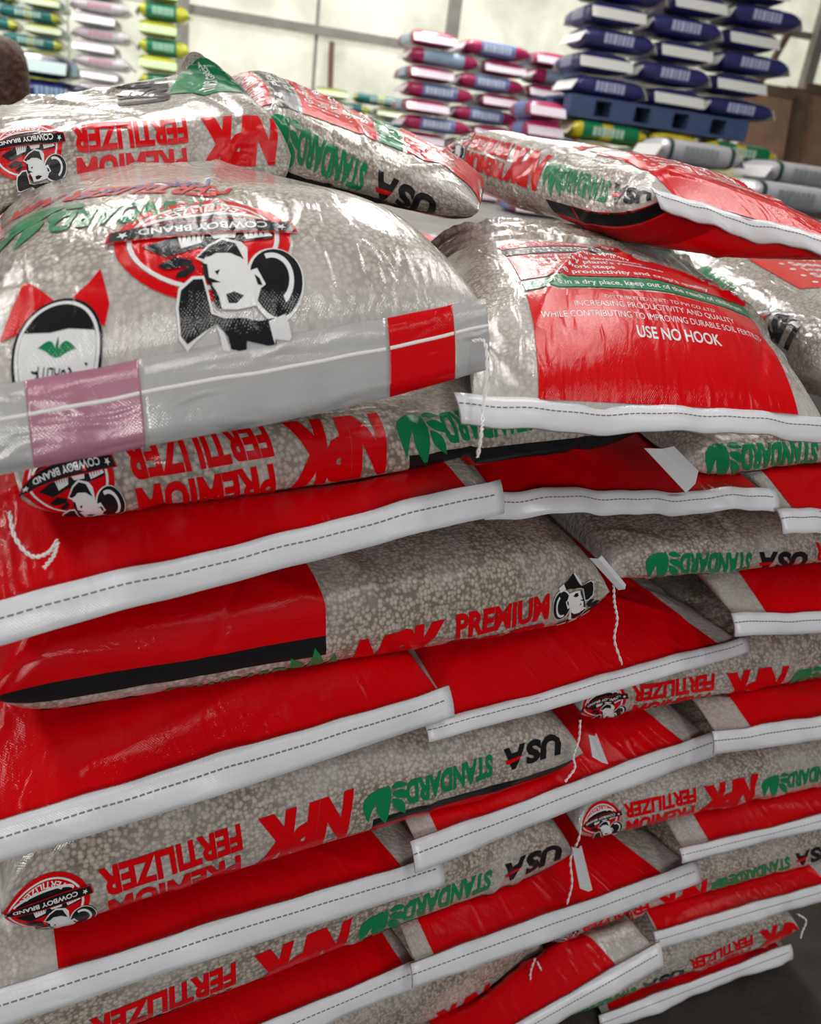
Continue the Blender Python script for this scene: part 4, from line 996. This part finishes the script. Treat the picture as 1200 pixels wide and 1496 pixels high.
def far_kind(name, body, band, tape, bands=((.2, .8),), L=.80, Wd=.46, T=.13, spot=None):
    """prototype: list of (part name, mesh) of a sack with printed bands and taped ends"""
    parts = []
    V, Fc = far_mesh(L, Wd, T); me = mesh_from('sack', V, Fc); me.materials.append(plain(name+'_film', body, .38, .4, noise=.2, scale=9, bump=.006)); parts.append(('sack', me))
    bm_ = plain(name+'_print', band, .38, .4, noise=.2, scale=14, bump=.004)
    for (s0, s1) in bands:
        V, Fc = far_mesh(L, Wd, T, 10, 24, .004, s0, s1); m2 = mesh_from('printed_band', V, Fc); m2.materials.append(bm_); parts.append(('printed_band', m2))
    if spot:
        sm = plain(name+'_mark', spot, .4, .3)
        for (s0, s1) in ((.28, .33), (.345, .385), (.40, .46), (.475, .51), (.525, .575), (.59, .63), (.645, .69)):
            for (b0, b1) in ((11-7, 13-5), (16, 20)):
                V, Fc = far_mesh(L, Wd, T, 4, 24, .007, s0, s1, b0+1, b1-1); m3 = mesh_from('printed_mark', V, Fc); m3.materials.append(sm); parts.append(('printed_mark', m3))
    tm = plain(name+'_tape', tape, .5, .2)
    for sx in (-1, 1):
        x0 = sx*L/2
        v = [(x0-sx*.01, y, z) for y in (-Wd*.49, Wd*.49) for z in (T*.62, T*.70)]+[(x0+sx*.03, y, z) for y in (-Wd*.49, Wd*.49) for z in (T*.18, T*.22)]
        f = [(0, 1, 3, 2), (4, 6, 7, 5), (0, 4, 5, 1), (2, 3, 7, 6), (0, 2, 6, 4), (1, 5, 7, 3)]
        me = mesh_from('hem_tape', v, f, smooth=False); me.materials.append(tm); parts.append(('hem_tape', me))
    return dict(parts=parts, L=L, W=Wd, T=T)
def far_bag(kd, name, loc, rz, label, group, scale=(1, 1, 1), tilt=0.0):
    r = bpy.data.objects.new(name, None); COL.objects.link(r); r.location = loc; r.rotation_euler = (tilt, 0, rz); r.scale = scale; r.empty_display_size = .1
    tag(r, label, 'bag', group)
    for nm, me in kd['parts']:
        o = bpy.data.objects.new(nm, me); COL.objects.link(o); o.parent = r
    return r
WANG = math.atan2(WD[1], WD[0])
ORD = ('first', 'second', 'third', 'fourth', 'fifth', 'sixth', 'seventh', 'eighth', 'ninth', 'tenth', 'eleventh', 'twelfth', 'thirteenth', 'fourteenth', 'fifteenth', 'sixteenth')
def pile(kd, x0, x1, ytop, dep, label, group, turn=0.0, zbase=PLATFORM_Z, T=None, seed=0, jit=.012, name='fertilizer_bag', first=0, kd2=None, fromtop=True):
    """brick-laid pile between two pixel columns at a distance, its top seen at ytop"""
    r = random.Random(seed); T = T or kd['T']
    ang = WANG+turn; e = np.array([math.cos(ang), math.sin(ang), 0]); n = np.array([-e[1], e[0], 0])
    p0, p1 = atdepth(x0, ytop, dep), None
    # width of the pile: where the ray of x1 crosses the pile's front line
    nn = np.array([n[0], n[1], 0]); p1 = onplane(x1, ytop, nn, float(nn@p0)); wid = float(np.linalg.norm((p1-p0)[:2])); p0 = p0.copy()
    nl = max(1, int(round((p0[2]-zbase)/T))); T2 = (p0[2]-zbase)/nl
    for l in range(nl):
        z = zbase+l*T2
        # layers that the front stack hides entirely are still needed as the pile's foot
        x = 0.0; k = l+first; sl = (nl-l)
        while x < wid-.12:
            side = (k % 2 == 0); ln = kd['L'] if side else kd['W']; k += 1
            c = p0+e*(x+ln/2+r.uniform(-jit, jit)); c = c+n*((kd['W'] if side else kd['L'])/2+r.uniform(-jit, jit)); c[2] = z+.007
            how = 'long side' if side else 'sewn end'
            lb = '%s, %s in front' % (label, how)
            if fromtop: lb += ', %s layer from top' % ORD[min(nl-1-l, 15)]
            use = kd2 if (kd2 and r.random() < .45) else kd
            if use is not kd: lb = lb.replace('crimson sack', 'sky blue sack', 1)
            far_bag(use, name, tuple(c), ang+(0 if side else math.pi/2)+r.uniform(-.02, .02), lb, group, (1, 1, T2/(kd['T']+.016)))
            x += ln+.06
    return p0, e, n, wid
KD = {}
KD['crimson'] = far_kind('crimson_sack', (.42, .012, .10), (.16, .22, .48), (.72, .62, .70), ((.24, .76),), L=.62, Wd=.40, T=.135, spot=(.55, .62, .75))
KD['sky'] = far_kind('sky_blue_sack', (.35, .50, .66), (.42, .012, .10), (.75, .7, .75), ((.0, .2), (.80, 1.0)), L=.62, Wd=.40, T=.135)
KD['navy'] = far_kind('navy_sack', (.030, .030, .15), (.022, .022, .17), (.74, .74, .70), ((.3, .7),), L=.58, Wd=.44, T=.145, spot=(.42, .44, .6))
KD['teal'] = far_kind('teal_yellow_sack', (.55, .58, .05), (.0, .17, .16), (.55, .62, .45), ((.05, .42), (.55, .86)), L=.56, Wd=.34, T=.11, spot=(.4, .55, .5))
KD['pale'] = far_kind('pale_pink_sack', (.66, .60, .64), (.72, .70, .74), (.78, .78, .82), ((.3, .9),), L=.50, Wd=.38, T=.12, spot=(.58, .30, .38))
KD['lime'] = far_kind('lime_green_sack', (.60, .62, .03), (.0, .22, .10), (.55, .7, .4), ((.15, .75),), L=.46, Wd=.36, T=.15, spot=(.35, .6, .45))
KD['ink'] = far_kind('ink_blue_sack', (.004, .008, .03), (.03, .025, .22), (.55, .68, .68), ((.2, .62),), L=.52, Wd=.38, T=.16, spot=(.3, .5, .7))
KD['lemon'] = far_kind('lemon_green_sack', (.68, .55, .015), (.0, .19, .07), (.75, .7, .4), ((.15, .40), (.55, .9)), L=.62, Wd=.42, T=.14, spot=(.45, .6, .5))
KD['grey'] = far_kind('grey_sack', (.40, .39, .42), (.02, .05, .045), (.60, .60, .60), ((.10, .15), (.85, .9)), L=.56, Wd=.40, T=.15, spot=(.22, .24, .25))

pile(KD['teal'], -75, 100, -30, 7.6, 'teal and yellow sack behind the ink blue sacks', 'teal and yellow sacks', seed=1, fromtop=False)
pile(KD['pale'], 104, 196, -30, 7.5, 'pale pink sack in the narrow pale pile', 'pale pink sacks', seed=2, fromtop=False)
pile(KD['lime'], 202, 262, -30, 7.6, 'lime and green sack by the grey post', 'lime green sacks', seed=3, fromtop=False)
pile(KD['ink'], 12, 98, 68, 5.6, 'ink blue sack before the teal pile', 'ink blue sacks', seed=4, jit=.01)
pile(KD['teal'], 462, 604, 124, 8.1, 'teal and yellow sack by the rusty rod', 'teal and yellow sacks by the rod', seed=5)
pile(KD['crimson'], 606, 822, 38, 7.0, 'crimson sack in the tall crimson pile', 'crimson and sky blue sacks', turn=.06, seed=6, kd2=KD['sky'])

# navy pile on a blue pallet that stands on lemon and green sacks
nav_dep = 6.6
zp = float(atdepth(900, 176, nav_dep)[2])
p0, e, n, wid = pile(KD['lemon'], 838, 1100, 170, nav_dep-.35, 'lemon and green sack under the pallet', 'lemon and green sacks', seed=8, jit=.01)
# small crimson heap: sacks laid end to the front just beside that pile
KD['crimson_small'] = far_kind('crimson_small_sack', (.42, .012, .10), (.16, .22, .48), (.72, .62, .70), ((.24, .76),), L=.52, Wd=.29, T=.135)
ch = p0-e*(.29/2+.055); hz_ = float(atdepth(822, 150, nav_dep-.35)[2]); nh = int(round((hz_-PLATFORM_Z)/.135)); th_ = (hz_-PLATFORM_Z)/nh; rh = random.Random(3)
for l in range(nh):
    c = ch+n*(.26+rh.uniform(-.02, .02)); c[2] = PLATFORM_Z+l*th_+.006
    far_bag(KD['crimson_small'], 'fertilizer_bag', tuple(c), math.atan2(e[1], e[0])+math.pi/2+rh.uniform(-.02, .02), 'crimson sack on the small heap beside the lemon sacks, %s layer from top' % ORD[nh-1-l], 'crimson sacks on the small heap', (1, 1, th_/.149))
M['pallet'] = plain('blue_plastic_pallet', (.06, .09, .20), .45, noise=.2)
ztop = p0[2]
pal = bpy.data.objects.new('plastic_pallet', None); COL.objects.link(pal); base = p0+e*(wid/2)+n*.55; pal.location = (base[0], base[1], ztop+.008); pal.rotation_euler = (0, 0, math.atan2(e[1], e[0]))
tag(pal, 'blue plastic pallet carrying the navy pile', 'pallet')
pw = wid/2+.02
for k in range(7):
    y = -.5+k*.16; link('deck_board', box_mesh('deck_board', -pw, pw, y, y+.13, .13, .15), pal, [M['pallet']])
for k in range(3):
    for j in range(5):
        x = -pw+j*(2*pw-.2)/4; y = -.5+k*.42; link('block', box_mesh('block', x, x+.2, y, y+.16, .02, .13), pal, [M['pallet']])
    link('runner', box_mesh('runner', -pw, pw, -.5+k*.42, -.34+k*.42, 0, .02), pal, [M['pallet']])
ptop = ztop+.166
q0 = p0+n*.08; 
lay = 0; r_ = random.Random(5)
z = ptop; T_ = KD['navy']['T']
for l in range(10):
    x = 0.0; k = l
    while x < wid-.15:
        side = (k % 2 == 0); ln = KD['navy']['L'] if side else KD['navy']['W']; k += 1
        lean = .012*l
        c = q0+e*(x+ln/2+r_.uniform(-.012, .012)+lean*.3)+n*((KD['navy']['W'] if side else KD['navy']['L'])/2+r_.uniform(-.02, .02)); c[2] = z
        far_bag(KD['navy'], 'fertilizer_bag', tuple(c), math.atan2(e[1], e[0])+(0 if side else math.pi/2)+r_.uniform(-.02, .02), 'navy sack, %s in front, %s layer above the pallet' % ('long side' if side else 'white sewn end', ORD[l]), 'navy sacks', (1, 1, .98))
        x += ln+.06
    z += T_+.016

# low heap of grey sacks on the right, every column standing on the added platform
ROWS = ('row by the plywood boards', 'row past the lemon sacks', 'third row from the boards', 'row just behind the topmost bag')
for row, (ya, dep, xs_) in enumerate(((205, 5.3, range(1010, 1330, 150)), (238, 4.6, range(970, 1340, 172)), (285, 3.95, range(1015, 1360, 200)), (330, 3.35, range(1070, 1380, 235)))):
    for k, x in enumerate(xs_):
        c = atdepth(x+r_.uniform(-4, 4), ya+.17*(x-1000)+r_.uniform(-5, 5), dep); nl = max(1, int(round((c[2]-PLATFORM_Z)/.15))); T2 = max((c[2]-PLATFORM_Z)/nl, .10)
        for l in range(nl):
            far_bag(KD['grey'], 'fertilizer_bag', (c[0], c[1], PLATFORM_Z+l*T2+.006), WANG+r_.uniform(-.05, .05), 'grey dark banded sack, %s, %s' % (ROWS[row], 'topmost' if l == nl-1 else ORD[nl-1-l]+' from top'), 'grey sacks', (1, 1, T2/.165))

# ------------------------------------------------------------------ person at the left edge of the aisle
def skin_body(name, joints, edges, mat, parent, sub=2):
    me = bpy.data.meshes.new(name); me.from_pydata([j[0] for j in joints], edges, [])
    o = bpy.data.objects.new(name, me); COL.objects.link(o); o.parent = parent
    sk = o.modifiers.new('skin', 'SKIN')
    for i, j in enumerate(joints): me.skin_vertices[0].data[i].radius = (j[1], j[2] if len(j) > 2 else j[1])
    me.skin_vertices[0].data[0].use_root = True; sk.use_smooth_shade = True
    sb = o.modifiers.new('sub', 'SUBSURF'); sb.levels = sub; sb.render_levels = sub
    me.materials.append(mat); return o
hc = atdepth(-14, 112, 2.9)
per = bpy.data.objects.new('person', None); COL.objects.link(per); per.location = (hc[0], hc[1], FZ); per.rotation_euler = (0, 0, math.atan2(CAM[1]-hc[1], CAM[0]-hc[0])-math.pi/2+.9)
tag(per, 'person in dark clothes with brown hair standing behind the front stack', 'person')
hz = float(hc[2]); sc_ = (hz-FZ)/1.60
M['skin'] = plain('skin', (.50, .30, .20), .5, noise=.1); M['hair'] = plain('brown_hair', (.075, .026, .012), .5, noise=.5, scale=40, bump=.01); M['cloth'] = plain('dark_cloth', (.012, .011, .010), .85, noise=.3, scale=30)
def jt(x, y, z, a, b_=None): return ((x*sc_, y*sc_, z*sc_), a*sc_, (b_ or a)*sc_)
J = [jt(0, 0, .95, .14, .10), jt(0, 0, 1.15, .13, .09), jt(0, 0, 1.35, .15, .10), jt(0, 0, 1.46, .055), jt(0, -.01, 1.53, .06, .07), jt(0, -.015, 1.61, .078, .095), jt(0, -.005, 1.69, .05, .06),
     jt(.19, 0, 1.38, .055), jt(.25, .02, 1.10, .042), jt(.22, -.10, .86, .032), jt(-.19, 0, 1.38, .055), jt(-.25, .02, 1.10, .042), jt(-.22, -.10, .86, .032),
     jt(.10, 0, .88, .09), jt(.11, 0, .48, .06), jt(.11, .02, .08, .04), jt(.11, -.14, .03, .03), jt(-.10, 0, .88, .09), jt(-.11, 0, .48, .06), jt(-.11, .02, .08, .04), jt(-.11, -.14, .03, .03)]
E_ = [(0, 1), (1, 2), (2, 3), (3, 4), (4, 5), (5, 6), (2, 7), (7, 8), (8, 9), (2, 10), (10, 11), (11, 12), (0, 13), (13, 14), (14, 15), (15, 16), (0, 17), (17, 18), (18, 19), (19, 20)]
skin_body('body', J, E_, M['skin'], per)
for sx in (1, -1):                                                           # fingers rooted in the palm
    for i, (dx, l) in enumerate(((-.03, .06), (-.01, .075), (.012, .08), (.03, .065))):
        skin_body('finger', [jt(.22*sx+dx*.6, -.10, .855, .011), jt(.22*sx+dx*.8, -.115, .82, .010), jt(.22*sx+dx, -.13, .80-l*.5, .008)], [(0, 1), (1, 2)], M['skin'], per, 1)
    skin_body('thumb', [jt(.20*sx, -.10, .865, .012), jt(.17*sx, -.135, .83, .010), jt(.165*sx, -.15, .80, .009)], [(0, 1), (1, 2)], M['skin'], per, 1)
skin_body('shirt', [jt(0, 0, .90, .155, .125), jt(0, 0, 1.15, .145, .115), jt(0, 0, 1.34, .165, .118), jt(0, 0, 1.43, .075, .07), jt(.19, 0, 1.38, .068), jt(.245, .02, 1.14, .056), jt(-.19, 0, 1.38, .068), jt(-.245, .02, 1.14, .056)], [(0, 1), (1, 2), (2, 3), (2, 4), (4, 5), (2, 6), (6, 7)], M['cloth'], per)
skin_body('trousers', [jt(0, 0, .95, .15, .125), jt(.10, 0, .86, .10), jt(.11, 0, .48, .075), jt(.11, .02, .10, .055), jt(-.10, 0, .86, .10), jt(-.11, 0, .48, .075), jt(-.11, .02, .10, .055)], [(0, 1), (1, 2), (2, 3), (0, 4), (4, 5), (5, 6)], M['cloth'], per)
skin_body('hair', [jt(0, .015, 1.72, .06, .07), jt(0, .03, 1.655, .095, .10), jt(0, .055, 1.57, .085, .07), jt(0, .08, 1.47, .06, .045), jt(.06, .10, 1.36, .05, .04), jt(.07, .11, 1.26, .03)], [(0, 1), (1, 2), (2, 3), (3, 4), (4, 5)], M['hair'], per)
for sx in (1, -1):
    skin_body('ear', [jt(.088*sx, .0, 1.60, .016), jt(.094*sx, .006, 1.63, .018)], [(0, 1)], M['skin'], per, 1)
    skin_body('earring', [jt(.094*sx, -.002, 1.572, .010), jt(.094*sx, -.002, 1.562, .009)], [(0, 1)], M['thread'], per, 1)
    skin_body('eye', [jt(.032*sx, -.105, 1.625, .010), jt(.032*sx, -.10, 1.625, .010)], [(0, 1)], M['cloth'], per, 1)
skin_body('nose', [jt(0, -.108, 1.615, .010), jt(0, -.125, 1.585, .014)], [(0, 1)], M['skin'], per, 1)
skin_body('mouth', [jt(-.02, -.100, 1.55, .006), jt(.02, -.100, 1.55, .006)], [(0, 1)], plain('lips', (.35, .12, .10), .5), per, 1)

# ------------------------------------------------------------------ bring the place to life size (sacks about 0.76 m long)
K = 0.80
for o in list(COL.objects):
    if o.parent is None:
        o.location = (o.location-Vector((0, 0, FZ)))*K
        if o.type != 'CAMERA': o.scale = o.scale*K
for l in bpy.data.lights: l.energy *= K*K
cam_d.dof.focus_distance *= K; cam_d.dof.aperture_fstop /= K
